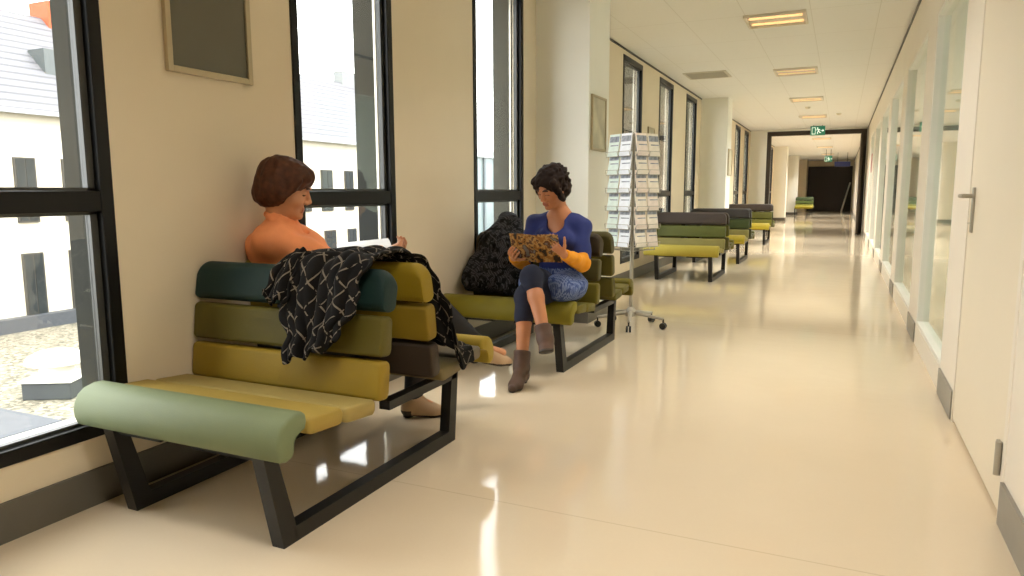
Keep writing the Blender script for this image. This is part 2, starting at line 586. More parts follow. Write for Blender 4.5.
# ------------------------------------------------------------------ ceiling fixtures
LHOUS = mat('fixture_housing', '#dfd8c8', .5, .0, var=.03)
LOUV = mat('louvre_blades', '#d8ccb0', .4, .1, var=.03)
TUBE = mat('warm_tube', (1.0, .62, .28, 1), .5, var=0, emit=1.1)
TUBED = mat('dull_tube', (1.0, .72, .42, 1), .5, var=0, emit=.42)
lampd = bpy.data.lights.new('ceiling_lamp', 'AREA')
lampd.shape = 'RECTANGLE'; lampd.size = .5; lampd.size_y = .42
lampd.energy = LAMP_W; lampd.color = LAMP_COL
lampd.spread = radians(125)
lampf = lampd.copy(); lampf.name = 'ceiling_lamp_beyond'; lampf.energy = 78.0; lampf.color = (1.0, .96, .90)  # stronger and whiter, raised to brighten the far half of the corridor
def ceiling_light(x, y, label):
    t = empty('ceiling_light', (x, y, H))
    tag(t, label, 'ceiling light', 'louvred ceiling lights')
    m = MB()
    for (a, b, c, d_) in ((-.29, .29, -.27, -.245), (-.29, .29, .245, .27), (-.29, -.265, -.245, .245), (.265, .29, -.245, .245)):
        m.rbox(a, b, c, d_, -.028, .0, .003)
    m.box(-.27, .27, -.25, .25, -.004, -.001)
    m.build('housing', LHOUS, t)
    for yy in (-.13, .13):
        m = MB(); m.tube([(-.25, yy, -.0155), (.25, yy, -.0155)], .010, 10)
        m.build('tube', TUBE if y < 10 else TUBED, t, True)
    m = MB()
    for k in range(5):
        xx = -.24 + k * .12
        m.box(xx - .0015, xx + .0015, -.244, .244, -.0275, -.0255)
    for yy in (-.0, ):
        m.box(-.264, .264, yy - .006, yy + .006, -.0275, -.0255)
    m.build('louvre', LOUV, t)
    lo = bpy.data.objects.new('lamp', lampf if y > 14 and x < 0 else lampd)
    COL.objects.link(lo); lo.parent = t
    lo.location = (0, 0, -.032)
    return t
LIGHTS = [(-2.4, 'unseen'), (1.0, ''), (4.45, ''), (7.92, 'louvred ceiling light glowing orange, closest to the camera in view'),
          (11.38, 'dull louvred ceiling light, second along the corridor'),
          (14.85, 'small dull louvred ceiling light, third along the corridor')]
for y, lb in LIGHTS[1:]:
    ceiling_light(-.69, y, lb or ('louvred ceiling light overhead beside the first bench' if y < 2 else 'louvred ceiling light overhead beside the second bench'))
ceiling_light(-.69, 18.3, 'louvred ceiling light, added before the portal to brighten the far corridor')  # no fixture visible here; added to brighten the far half
ceiling_light(-.69, 26.0, 'louvred ceiling light just beyond the dark portal')
ceiling_light(-.69, 31.0, 'louvred ceiling light between the two pillars beyond the portal')
ceiling_light(-.69, 37.0, 'louvred ceiling light before the dark far end')
ceiling_light(2.4, 5.6, 'ceiling light in the first room behind the glass')
ceiling_light(2.4, 9.5, 'ceiling light in the second room behind the glass')
ceiling_light(2.4, 13.5, 'ceiling light in the third room behind the glass')

m = MB(); m.rbox(-.31, .31, -.31, .31, -.012, -.0005, .003)
m.mi = 1
for k in range(9):
    m.box(-.27, .27, -.27 + k * .06, -.235 + k * .06, -.016, -.011)
v = m.build('ceiling_vent', [mat('vent_grey', '#cdc8ba', .5, var=.03), mat('vent_slots', '#b0ab9d', .6, var=.03)])
v.location = (-1.91, 11.2, H)
tag(v, 'flat grey square air grille in the ceiling above the far windows', 'air vent')
def detector(x, y, lab):
    m = MB(); m.lathe([(0, 0), (.055, 0), (.055, -.012), (.042, -.03), (.028, -.042), (0, -.042)], (0, 0, 0), 20)
    o = m.build('smoke_detector', mat('detector_white', '#d8d2c2', .5, var=.02), None, True)
    o.location = (x, y, H - .001)
    tag(o, lab, 'smoke detector', 'ceiling detectors')
detector(-.73, 16.3, 'round ceiling detector closest to the third ceiling light')
detector(-.95, 18.2, 'round ceiling detector on the window side before the portal')
detector(-.15, 17.9, 'round ceiling detector on the glass side before the portal')

# ------------------------------------------------------------------ outside
RENDER = mat('pale_render', '#c9c2b0', .85, var=.03, scale=1)
FWIN = mat('facade_window_glass', '#2b2f2f', .6, spec=.15, var=.25, scale=2.2)
FWIND = mat('facade_window_frame', '#3b3832', .7, var=.1)
SLATE = slate_mat()
BRICK = mat('orange_brick', '#a04a28', .8, var=.1)
b1 = empty('building', (-22, 20, -2.85))
tag(b1, 'pale rendered building with tiled roof across the courtyard', 'building')
BX, BY = -22.0, 20.0
def wp(m, name, ma, par=b1, smooth=False, org=(-22, 20, -2.85)):
    m.v = [(p[0] - org[0], p[1] - org[1], p[2] - org[2]) for p in m.v]
    return m.build(name, ma, par, smooth)
m = MB(); m.box(-30, -22, 6, 40, -2.85, 3.5); wp(m, 'wall', RENDER)
m = MB(); m.add([(-21.75, 5.8, 3.62), (-21.75, 40.2, 3.62), (-25.6, 40.2, 7.2), (-25.6, 5.8, 7.2), (-30, 5.8, 3.5), (-30, 40.2, 3.5), (-21.75, 5.8, 3.5), (-21.75, 40.2, 3.5)],
                [(0, 1, 2, 3), (3, 2, 5, 4), (6, 7, 1, 0), (0, 3, 4, 6), (1, 7, 5, 2), (4, 5, 7, 6)])
wp(m, 'roof', SLATE)
m = MB(); m.box(-21.8, -21.62, 5.8, 40.2, 3.46, 3.6); wp(m, 'gutter', mat('lead_gutter', '#8d8f92', .5, var=.05))
m = MB(); m.box(-21.98, -21.6, 6, 40, -2.85, -2.45)
wp(m, 'plinth', mat('lead_flashing', '#43464b', .6, var=.08))
wy = [(13.45, .52), (14.85, .45), (25.83, .55), (27.3, .7), (28.97, .55), (30.4, .55), (12.0, .52), (23.0, .55), (24.4, .55)]
for yy, w_ in wy:
    zb = -2.5 if yy < 20 else -1.75
    for z0, z1, dy in ((.36, 2.17, 0.0), (zb, -.65, 0.0)):
        if yy > 20 and z0 > 0:
            dy = -.12
        m = MB(); m.box(-22.02, -21.93, yy + dy - w_ / 2 - .05, yy + dy + w_ / 2 + .05, z0 - .05, z1 + .05)
        f = wp(m, 'window', FWIND)
        m = MB(); m.box(-21.94, -21.915, yy + dy - w_ / 2, yy + dy - .02, z0, z1)
        m.box(-21.94, -21.915, yy + dy + .02, yy + dy + w_ / 2, z0, z1)
        wp(m, 'pane', FWIN, f)
m = MB(); m.box(-23.95, -23.15, 15.1, 16.2, 4.9, 5.72); wp(m, 'skylight', mat('skylight_grey', '#4c5252', .4, var=.1))
m = MB(); m.box(-26.2, -25.2, 16.7, 18.4, 6.4, 7.75); wp(m, 'chimney', BRICK)
m = MB(); m.box(-26.1, -25.5, 33.2, 36.2, 6.4, 7.85); wp(m, 'roof_ventilator', mat('ventilator_grey', '#6c7070', .5, var=.05))

b2 = empty('building', (-30, 64, -2.85))
tag(b2, 'low bluish glazed building beyond the end of the pale building', 'building')
BLUE = mat('bluish_glass_wall', '#5f7074', .3, var=.15, scale=.6)
o2 = (-30, 64, -2.85)
m = MB(); m.box(-44, -30, 50, 90, -2.85, 4.3); wp(m, 'wall', BLUE, b2, org=o2)
m = MB(); m.box(-44.3, -29.6, 49.6, 90.4, 4.3, 4.9); wp(m, 'roof', mat('roof_edge_grey', '#a9b2b3', .6, var=.05), b2, org=o2)
for k in range(14):
    m = MB(); m.box(-29.98, -29.85, 52 + k * 2.4, 52.35 + k * 2.4, -2.85, 4.3); wp(m, 'mullion', mat('mullion_grey', '#46525a', .5, var=.05) if k == 0 else bpy.data.materials['mullion_grey'], b2, org=o2)

mb = MB(); mb.box(-60, L - .3, -15, 110, -3.1, -2.85)
struct(mb.build('ground_roof', gravel_mat()), 'flat gravel roof of the courtyard')
mb = MB(); mb.rbox(-13.3, -11.6, 4.5, 7.35, -2.85, -2.58, .02)
k_ = mb.build('roof_curb', mat('grey_roof_felt', '#4a4d52', .7, var=.08))
tag(k_, 'low grey roof curb on the gravel below the first window', 'roof curb')
rv = empty('roof_vent', (-14.15, 8.95, -2.85), .5)
tag(rv, 'white mushroom-capped vent on the gravel roof outside the first window', 'roof vent')
m = MB(); m.rbox(-.46, .46, -.46, .46, 0, .34, .02); m.build('curb', mat('vent_curb', '#35383c', .7, var=.08), rv)
m = MB(); m.rbox(-.5, .5, -.5, .5, .34, .39, .015); m.lathe([(0, .38), (.36, .38), (.33, .46), (.30, .62), (.30, .72), (0, .72)], (0, 0, 0), 28); m.build('neck', mat('vent_white', '#d8d6cc', .5, var=.04), rv, True)
m = MB(); m.lathe([(0, .64), (.50, .64), (.56, .67), (.56, .72), (.50, .80), (.34, .88), (.12, .92), (0, .925)], (0, 0, 0), 32); m.build('cap', bpy.data.materials['vent_white'], rv, True)
# ------------------------------------------------------------------ benches
def rrect(cy, cz, w, h, ang, r, n=5):
    a = radians(ang); pts = []
    for sx, sz, st in ((1, -1, -90), (1, 1, 0), (-1, 1, 90), (-1, -1, 180)):
        for i in range(n + 1):
            t = radians(st + 90 * i / n)
            y = sx * (w / 2 - r) + r * cos(t); z = sz * (h / 2 - r) + r * sin(t)
            pts.append((cy + y * cos(a) - z * sin(a), cz + y * sin(a) + z * cos(a)))
    return pts

FRONT = [(.012, .328), (.003, .35), (.0, .378), (.006, .408), (.022, .437), (.048, .456), (.085, .465), (.118, .463), (.133, .452), (.136, .43),
         (.130, .410), (.105, .402), (.083, .392), (.071, .372), (.068, .345), (.062, .328), (.037, .320)]
SL2 = rrect(.232, .398, .178, .058, -4, .020)
SL3 = rrect(.420, .378, .178, .056, -5, .020)
BLOW = rrect(.565, .452, .068, .148, -7, .018)
BMID = rrect(.588, .616, .072, .152, -7, .018)
BTOP = rrect(.618, .785, .086, .160, -9, .036)

def slat(prof, x0, x1, rounded=0.0, mirror=False):
    m = MB()
    if mirror:
        prof = [(1.5 - y, z) for y, z in prof]
    cy = sum(p[0] for p in prof) / len(prof); cz = sum(p[1] for p in prof) / len(prof)
    zb = min(p[1] for p in prof); zt = max(p[1] for p in prof)
    secs = []
    def sec(x, shrink, cut):
        k = (zt - zb - cut) / (zt - zb)
        out = []
        for y, z in prof:
            yy = cy + (y - cy) * (1 - shrink); zz = cz + (z - cz) * (1 - shrink)
            out.append((x, yy, zb + (zz - zb) * k))
        return out
    if rounded > 0:
        r = rounded
        for i in range(9):
            t = pi / 2 * i / 8
            s = r * (1 - cos(t))
            cut = r * (1 - sin(t))
            secs.append((s, .10 if i == 0 else .03 if i == 1 else 0, cut))
    else:
        secs = [(0, .16, 0), (.004, .06, 0), (.012, 0, 0)]
    rs = [sec(x0 + s, k, c) for s, k, c in secs] + [sec(x1 - s, k, c) for s, k, c in reversed(secs)]
    return m.rings(rs)

_leather = {}
def leather(hexc):
    if hexc not in _leather:
        _leather[hexc] = mat('leather_' + hexc[1:], hexc, .58, spec=.28, var=.05, scale=6, bump=.12, bscale=260)
    return _leather[hexc]

def bench(xr, y0, near, far, label, ln=.957, wall_side=0):
    b = empty('bench', (xr - ln / 2, y0 + .75, 0))
    tag(b, label, 'bench', 'double-sided slatted benches along the windows')
    def fix(m):
        m.v = [(p[0] + ln / 2, p[1] - .75, p[2]) for p in m.v]
        return m
    for side, cols in ((False, near), (True, far)):
        for prof, c in zip((FRONT, SL2, SL3), cols[:3]):
            fix(slat(prof, -ln, 0, 0, side)).build('seat_slat', leather(c), b, True, 50)
        for prof, c, rd in zip((BLOW, BMID, BTOP), cols[3:], (0, 0, .055)):
            fix(slat(prof, -ln, 0, rd, side)).build('back_slat', leather(c), b, True, 50)
    for x in (-.125, -.815):
        m = MB()
        w = .05
        def prism(pts):
            n = len(pts)
            vs = [(x, y, z) for y, z in pts] + [(x + w, y, z) for y, z in pts]
            m.add(vs, [tuple(range(n)), tuple(range(2 * n - 1, n - 1, -1))] + [(i, (i + 1) % n, n + (i + 1) % n, n + i) for i in range(n)])
        prism([(.012, .335), (.068, .335), (.146, .055), (.146, 0.0), (.085, 0)])
        prism([(.140, 0), (1.175, 0), (1.175, .055), (.140, .055)])
        prism([(1.165, 0), (1.225, 0), (1.262, .335), (1.205, .335), (1.170, .055)])
        prism([(.70, .292), (1.25, .292), (1.25, .328), (.70, .328)])
        fix(m).build('leg_frame', FRAMEBLK, b)
        x = -.40 if x > -.5 else -.60
        m = MB()
        prism([(.605, .325), (.895, .325), (.80, .86), (.70, .86)])
        prism([(.04, .318), (1.44, .318), (1.44, .345), (.04, .345)])
        xa, xb = (x, -.075) if x > -.5 else (-.815, x + .05)
        m.box(xa, xb, .03, .07, .31, .335); m.box(xa, xb, 1.215, 1.255, .31, .335)
        fix(m).build('back_support', FRAMEBLK, b)
    return b

bench(-1.515, 1.60, ['#717c5b', '#a18a42', '#9c8a50', '#8f7722', '#59511c', '#142c2a'],
      ['#9d8830', '#6f6551', '#746845', '#33291f', '#806a18', '#8d7719'],
      'double bench with pale green front slat and dark teal top slat, coat over its back')
bench(-1.49, 4.125, ['#756c16', '#696122', '#675f22', '#635b17', '#433d18', '#362b17'],
      ['#6b611b', '#675e25', '#5e5723', '#524b17', '#514a14', '#463f15'],
      'olive bench the woman in the blue top sits on, beside the leaflet rack')
bench(-1.375, 9.23, ['#a3953a', '#8f8548', '#8f8548', '#8d8550', '#5c6130', '#463e3a'],
      ['#6a611d', '#5b572f', '#5b572f', '#514e24', '#525017', '#42382e'],
      'bench with yellow seat and brown-grey top slat, first one past the leaflet rack')
bench(-1.355, 11.75, ['#998823', '#877d3f', '#827b45', '#807944', '#3d4724', '#3a3735'],
      ['#545420', '#484724', '#484724', '#3c3e1e', '#3d4724', '#3a3735'],
      'bench with dark green middle slat, second one past the leaflet rack')
bench(-1.39, 16.35, ['#9b8b22', '#877d3f', '#827b45', '#706e28', '#545522', '#3e352f'],
      ['#545420', '#484724', '#484724', '#3c3e1e', '#3d4724', '#3a3735'],
      'smallest bench before the dark portal, third one past the leaflet rack')
bench(-1.22, 37.0, ['#918525', '#918744', '#8c854b', '#79772c', '#4f5b2c', '#414d31'],
      ['#5b5b23', '#4e4d28', '#4e4d28', '#414321', '#424d28', '#3f3c3a'],
      'tiny green bench beyond the portal, against the dark far end', .8)

# ------------------------------------------------------------------ pictures, signs
def picture(name, label, cat, w, h, face, loc, axis, fw_=.03, t=.022):
    p = empty(name, loc)
    tag(p, label, cat)
    m = MB()
    for a0, a1, z0, z1 in ((-w / 2, -w / 2 + fw_, -h / 2, h / 2), (w / 2 - fw_, w / 2, -h / 2, h / 2), (-w / 2 + fw_ - .001, w / 2 - fw_ + .001, -h / 2, -h / 2 + fw_), (-w / 2 + fw_ - .001, w / 2 - fw_ + .001, h / 2 - fw_, h / 2)):
        m.rbox(.0, t, a0, a1, z0, z1, .003)
    m.build('frame', FRAMESIL, p)
    m = MB(); m.box(.0, t * .55, -w / 2 + fw_ * .8, w / 2 - fw_ * .8, -h / 2 + fw_ * .8, h / 2 - fw_ * .8)
    m.build('panel', face, p)
    return p
picture('notice_board', 'dark grey board in a thin silver frame on the cream wall above the orange-shirted woman', 'notice board', .455, .42, GREYPIC, (L + .001, 2.325, 1.845), 0, .026)
PALE = mat('faded_print', '#b9b49c', .35, var=.28, scale=5)
picture('picture_frame', 'tall narrow faded picture on the column beside the leaflet rack', 'picture', .40, .47, PALE, (-1.989, 6.17, 1.745), 0, .02)
picture('picture_frame', 'small pale notice on the wall between two far windows above the leaflet rack', 'picture', .34, .22, PALE, (L + .001, 10.08, 1.93), 0, .018)
picture('picture_frame', 'small faded picture on the second column past the three far windows', 'picture', .45, .5, PALE, (-1.989, 14.35, 1.70), 0, .02)
ps = MB(); ps.rbox(-.008, 0, -.2, .2, -.2, .2, .002)
ps = ps.build('wall_sign', mat('dull_red_sign', '#a4584c', .5, var=.2, scale=9))
ps.location = (R - .001, 17.6, 1.75)
tag(ps, 'small dull red sign on the right wall before the dark portal', 'sign')

EXITG = mat('exit_green', '#2f7d66', .4, var=.05, emit=.25)
EXITW = mat('exit_white', '#e8f2e8', .4, var=0, emit=.8)
def exit_sign(x, y, zc, w, h, label, lit=True):
    e = empty('exit_sign', (x, y, zc)); tag(e, label, 'exit sign', 'hanging exit signs')
    m = MB(); m.rbox(-w / 2, w / 2, -.03, .03, -h / 2, h / 2, .006); m.build('panel', EXITG, e)
    m = MB()
    for sx in (-w * .3, w * .3):
        m.tube([(sx, 0, h / 2 - .002), (sx, 0, H - zc)], .008, 8)
    m.build('hanger', DARKST, e)
    m = MB()
    k = h / .26
    def q(x0, x1, z0, z1): m.box(x0 * k, x1 * k, -.0335, -.029, z0 * k, z1 * k)
    # doorway, arrow and running figure
    q(-.155, -.06, -.10, -.085); q(-.155, -.145, -.10, .09); q(-.07, -.06, -.10, .09); q(-.155, -.06, .08, .09)
    def poly(pts):
        n = len(pts)
        m.add([(a * k, -.0335, c * k) for a, c in pts] + [(a * k, -.029, c * k) for a, c in pts],
              [tuple(range(n)), tuple(range(2 * n - 1, n - 1, -1))] + [(i, (i + 1) % n, n + (i + 1) % n, n + i) for i in range(n)])
    poly([(-.005 + .016 * cos(t * pi / 4), .072 + .016 * sin(t * pi / 4)) for t in range(8)])
    poly([(-.012, .05), (.02, .045), (.035, -.01), (.01, -.015)])
    poly([(.012, -.01), (.034, -.008), (.06, -.05), (.085, -.05), (.085, -.066), (.05, -.066)])
    poly([(.008, -.01), (.028, -.015), (.0, -.055), (.01, -.095), (-.008, -.098), (-.02, -.05)])
    poly([(-.012, .05), (-.005, .036), (-.035, .02), (-.05, .03), (-.056, .02), (-.036, .004)])
    poly([(.018, .044), (.06, .03), (.07, .0), (.058, -.004), (.048, .02), (.022, .028)])
    poly([(.10, .015), (.13, .015), (.13, .035), (.16, .0), (.13, -.035), (.13, -.015), (.10, -.015)])
    m.build('pictogram', EXITW, e)
    return e
exit_sign(-.66, 20.9, 2.735, .36, .24, 'green hanging exit sign in front of the dark portal')
exit_sign(-.58, 33.0, 2.48, .30, .24, 'green hanging exit sign further away beyond the portal')
bs = empty('hanging_sign', (-.04, 36.0, 2.36)); tag(bs, 'dark blue hanging sign in front of the dark far end', 'sign')
m = MB(); m.rbox(-.33, .33, -.03, .03, -.11, .11, .006); m.build('panel', mat('sign_blue', '#23306e', .4, var=.04), bs)
m = MB()
for sx in (-.2, .2): m.tube([(sx, 0, .108), (sx, 0, H - 2.36)], .01, 8)
m.build('hanger', DARKST, bs)
lp = MB(); lp.tube([(.02, 44.2, .0), (.40, 44.93, 1.62)], [.045, .04], 8)
lp = lp.build('leaning_pole', WHITE, None, True)
tag(lp, 'pale pole leaning against the dark far end of the corridor', 'pole')

# ------------------------------------------------------------------ leaflet rack
RX, RY = -1.60, 5.95
WIRE = mat('grey_wire', '#a9a69b', .4, .4, var=.04)
rk = empty('leaflet_rack', (RX, RY, 0)); tag(rk, 'wheeled wire leaflet stand full of pale leaflets beside the column', 'leaflet rack')
m = MB(); m.tube([(0, 0, .10), (0, 0, 1.63)], .017, 12); m.lathe([(0, .09), (.045, .09), (.045, .14), (.02, .17), (0, .17)], (0, 0, 0), 16)
m.build('pole', STEEL, rk, True)
for k in range(5):
    a = radians(-78 + 72 * k)
    ex, ey = .29 * cos(a), .29 * sin(a)
    m = MB(); m.tube([(.02 * cos(a), .02 * sin(a), .125), (ex, ey, .085)], [.018, .013], 8); lg = m.build('foot', STEEL, rk, True)
    m = MB(); m.tube([(ex, ey, .085), (ex, ey, .05)], .007, 8)
    px_, py_ = -sin(a), cos(a)
    for s in (-.013, .013):
        m.tube([(ex + px_ * (s - .008), ey + py_ * (s - .008), .028), (ex + px_ * (s + .008), ey + py_ * (s + .008), .028)], .027, 16)
    m.build('caster', DARKST, lg, True)
PAPER = [mat('leaflet_cool', '#eef2fa', .5, var=.06, scale=22), mat('leaflet_warm', '#f0e8dc', .5, var=.06, scale=22), mat('leaflet_green', '#e0eee6', .5, var=.08, scale=22), mat('leaflet_pink', '#ecdfd6', .5, var=.08, scale=22)]
PRINT = mat('leaflet_print', '#8f95a0', .5, var=.45, scale=30)
def leaflet_proto(pm):
    t = empty('leaflet')
    m = MB(); m.rbox(-.066, .066, -.004, .004, 0, .185, .0015, 1); m.build('paper', pm, t)
    m = MB(); m.box(-.058, .058, -.0052, -.003, .118, .165); m.box(-.04, .058, -.0052, -.003, .085, .094); m.build('print', PRINT, t)
    return t
protos = [leaflet_proto(p) for p in PAPER]
used = set()
ROWN = ['top', 'second', 'third', 'fourth', 'fifth', 'lowest']
for face, ang, sh in (('window-side', -123.0, -.03), ('corridor-side', -27.0, .03), (None, 105.0, 0)):
    a = radians(ang)
    n = Vector((cos(a), sin(a), 0)); tx = Vector((-sin(a), cos(a), 0))
    mt = Matrix(((tx.x, -n.x, 0, n.x * .125 + tx.x * sh), (tx.y, -n.y, 0, n.y * .125 + tx.y * sh), (0, 0, 1, 0), (0, 0, 0, 1)))  # local -y = outward
    m = MB()
    def tb(pts, r=.003): m.tube([mt @ Vector(p) for p in pts], r, 6)
    for x in (-.15, 0, .15):
        tb([(x, .03, .66), (x, .03, 1.60)], .0045)
    for k in range(6):
        z = .69 + .15 * k
        tb([(-.15, .03, z), (.15, .03, z)])
        tb([(-.148, -.022, z), (.148, -.022, z)]); tb([(-.148, -.03, z + .04), (.148, -.03, z + .04)], .0022)
        for x in (-.148, 0, .148):
            tb([(x, .03, z), (x, -.022, z), (x, -.03, z + .04)], .0022)
    tb([(-.15, .03, 1.60), (.15, .03, 1.60)], .0045); tb([(-.15, .03, .66), (.15, .03, .66)], .0045)
    for z in (.7, 1.15, 1.58):
        tb([(-sh, .03, z), (-sh, .125, z)], .005)
    m.build('wire_panel', WIRE, rk, True)
    if face is None:
        continue
    for k in range(6):
        for c, sx in enumerate((-.073, .073)):
            i = (c + k * (2 if face == 'window-side' else 3)) % 2
            pi_ = (0 if i else 2) if face == 'window-side' else (1 if i else 3)
            p = protos[pi_]
            if pi_ in used:
                o = copy_tree(p)
            else:
                o = p; used.add(pi_)
            zr = 5 - k
            base = Vector((RX, RY, 0)) + mt @ Vector((sx, -.015, .694 + .15 * zr))
            o.location = base
            tilt = radians(-9)
            o.rotation_euler = (tilt, 0, a + pi / 2)
            side = ('left' if c == 0 else 'right')
            tag(o, 'pale folded leaflet in the %s row of the %s face of the rack, %s pocket' % (ROWN[k], face, side), 'leaflet', 'leaflets in the wire rack')

# ------------------------------------------------------------------ implicit surfaces for people and cloth
class Vol:
    def __init__(s, lo, hi, h):
        s.h = h
        s.lo = np.array(lo, float)
        s.n = np.ceil((np.array(hi) - s.lo) / h).astype(int) + 1
        s.f = np.full(s.n, .06, np.float32)
    def sub(s, lo, hi, pad):
        a = np.clip(np.floor((np.array(lo) - pad - s.lo) / s.h).astype(int), 0, s.n)
        b = np.clip(np.ceil((np.array(hi) + pad - s.lo) / s.h).astype(int) + 1, 0, s.n)
        sl = tuple(slice(a[i], b[i]) for i in range(3))
        ax = [s.lo[i] + s.h * np.arange(a[i], b[i]) for i in range(3)]
        P = np.stack(np.meshgrid(*ax, indexing='ij'), -1)
        return sl, P
    def comb(s, sl, d, k, op):
        f = s.f[sl]
        if op == 'add':
            hh = np.clip(.5 + .5 * (f - d) / k, 0, 1)
            s.f[sl] = f * (1 - hh) + d * hh - k * hh * (1 - hh)
        else:
            d = -d
            hh = np.clip(.5 - .5 * (f - d) / k, 0, 1)
            s.f[sl] = f * (1 - hh) + d * hh + k * hh * (1 - hh)
    def seg(s, a, b, ra, rb=None, k=.02, op='add'):
        rb = ra if rb is None else rb
        a = np.array(a, float); b = np.array(b, float)
        rm = max(ra, rb)
        sl, P = s.sub(np.minimum(a, b) - rm, np.maximum(a, b) + rm, .05)
        ab = b - a
        t = np.clip(((P - a) @ ab) / max(ab @ ab, 1e-12), 0, 1)
        d = np.linalg.norm(P - a - t[..., None] * ab, axis=-1) - (ra + t * (rb - ra))
        s.comb(sl, d, k, op)
    def ell(s, c, r, Rm=None, k=.02, op='add'):
        c = np.array(c, float); r = np.array(r, float)
        rm = r.max()
        sl, P = s.sub(c - rm, c + rm, .05)
        q = P - c
        if Rm is not None:
            q = q @ Rm
        k0 = np.linalg.norm(q / r, axis=-1); k1 = np.linalg.norm(q / (r * r), axis=-1)
        d = np.where(k1 > 1e-9, k0 * (k0 - 1) / np.maximum(k1, 1e-9), -r.min())
        s.comb(sl, d, k, op)
    def chain(s, pts, rs, k=.02, op='add'):
        for i in range(len(pts) - 1):
            s.seg(pts[i], pts[i + 1], rs[i], rs[i + 1], k, op)
    def noise(s, amp, freq, seed=1, n=14, an=(1, 1, 1)):
        r = np.random.RandomState(seed)
        ax = [s.lo[i] + s.h * np.arange(s.n[i]) for i in range(3)]
        X, Y, Z = np.meshgrid(*ax, indexing='ij', sparse=True)
        acc = np.zeros(s.n, np.float32)
        for i in range(n):
            w = r.normal(size=3); w /= np.linalg.norm(w); w *= freq * r.uniform(.6, 1.6) * np.array(an)
            acc += np.sin(w[0] * X + w[1] * Y + w[2] * Z + r.uniform(0, 6.28)).astype(np.float32)
        s.f += (amp * acc / sqrt(n)).astype(np.float32)
    def plane_cut(s, p, n):      # keep the side the normal points away from
        ax = [s.lo[i] + s.h * np.arange(s.n[i]) for i in range(3)]
        X, Y, Z = np.meshgrid(*ax, indexing='ij', sparse=True)
        d = (X - p[0]) * n[0] + (Y - p[1]) * n[1] + (Z - p[2]) * n[2]
        s.f = np.maximum(s.f, d).astype(np.float32)
    def mesh(s, name, mats, parent, matfn=None, org=(0, 0, 0)):
        f = s.f
        f[0], f[-1], f[:, 0], f[:, -1], f[:, :, 0], f[:, :, -1] = .05, .05, .05, .05, .05, .05
        ins = f < 0
        nx, ny, nz = f.shape
        acc = np.zeros((nx - 1, ny - 1, nz - 1, 3), np.float32); cnt = np.zeros((nx - 1, ny - 1, nz - 1), np.float32)
        offs = [(0, 0, 0), (1, 0, 0), (0, 1, 0), (1, 1, 0), (0, 0, 1), (1, 0, 1), (0, 1, 1), (1, 1, 1)]
        def corner(o, A): return A[o[0]:nx - 1 + o[0], o[1]:ny - 1 + o[1], o[2]:nz - 1 + o[2]]
        for i in range(8):
            for d in range(3):
                if offs[i][d] == 0:
                    o2 = list(offs[i]); o2[d] = 1
                    fa, fb = corner(offs[i], f), corner(o2, f)
                    cr = (fa < 0) != (fb < 0)
                    if not cr.any(): continue
                    t = fa[cr] / (fa[cr] - fb[cr])
                    p = np.repeat(np.array([offs[i]], np.float32), len(t), 0)
                    p[:, d] += t
                    acc[cr] += p; cnt[cr] += 1
        cells = cnt > 0
        idx = np.full(cells.shape, -1, np.int64)
        idx[cells] = np.arange(cells.sum())
        ci = np.argwhere(cells)
        V = (ci + acc[cells] / cnt[cells][:, None]) * s.h + s.lo - np.array(org)
        F = []
        for d in range(3):
            e1, e2 = (d + 1) % 3, (d + 2) % 3
            A = np.moveaxis(ins, (d, e1, e2), (0, 1, 2)); I = np.moveaxis(idx, (d, e1, e2), (0, 1, 2))
            a = A[:-1, 1:-1, 1:-1]; b = A[1:, 1:-1, 1:-1]
            q = [I[:, :-1, :-1], I[:, 1:, :-1], I[:, 1:, 1:], I[:, :-1, 1:]]
            for m_, order in ((a & ~b, (0, 1, 2, 3)), (~a & b, (3, 2, 1, 0))):
                F.append(np.stack([q[o][m_] for o in order], -1))
        F = np.concatenate(F)
        F = F[(F >= 0).all(1)]
        me = bpy.data.meshes.new(name)
        me.vertices.add(len(V)); me.vertices.foreach_set('co', V.astype(np.float32).ravel())
        me.loops.add(F.size); me.loops.foreach_set('vertex_index', F.astype(np.int32).ravel())
        me.polygons.add(len(F)); me.polygons.foreach_set('loop_start', np.arange(0, F.size, 4, dtype=np.int32))
        me.polygons.foreach_set('loop_total', np.full(len(F), 4, np.int32))
        me.polygons.foreach_set('use_smooth', np.ones(len(F), bool))
        for m_ in (mats if isinstance(mats, (list, tuple)) else [mats]):
            me.materials.append(m_)
        if matfn is not None:
            C_ = V[F].mean(1) + np.array(org)
            me.polygons.foreach_set('material_index', matfn(C_).astype(np.int32))
        me.update(calc_edges=True); me.validate()
        o = bpy.data.objects.new(name, me)
        COL.objects.link(o)
        if parent is not None: o.parent = parent
        return o

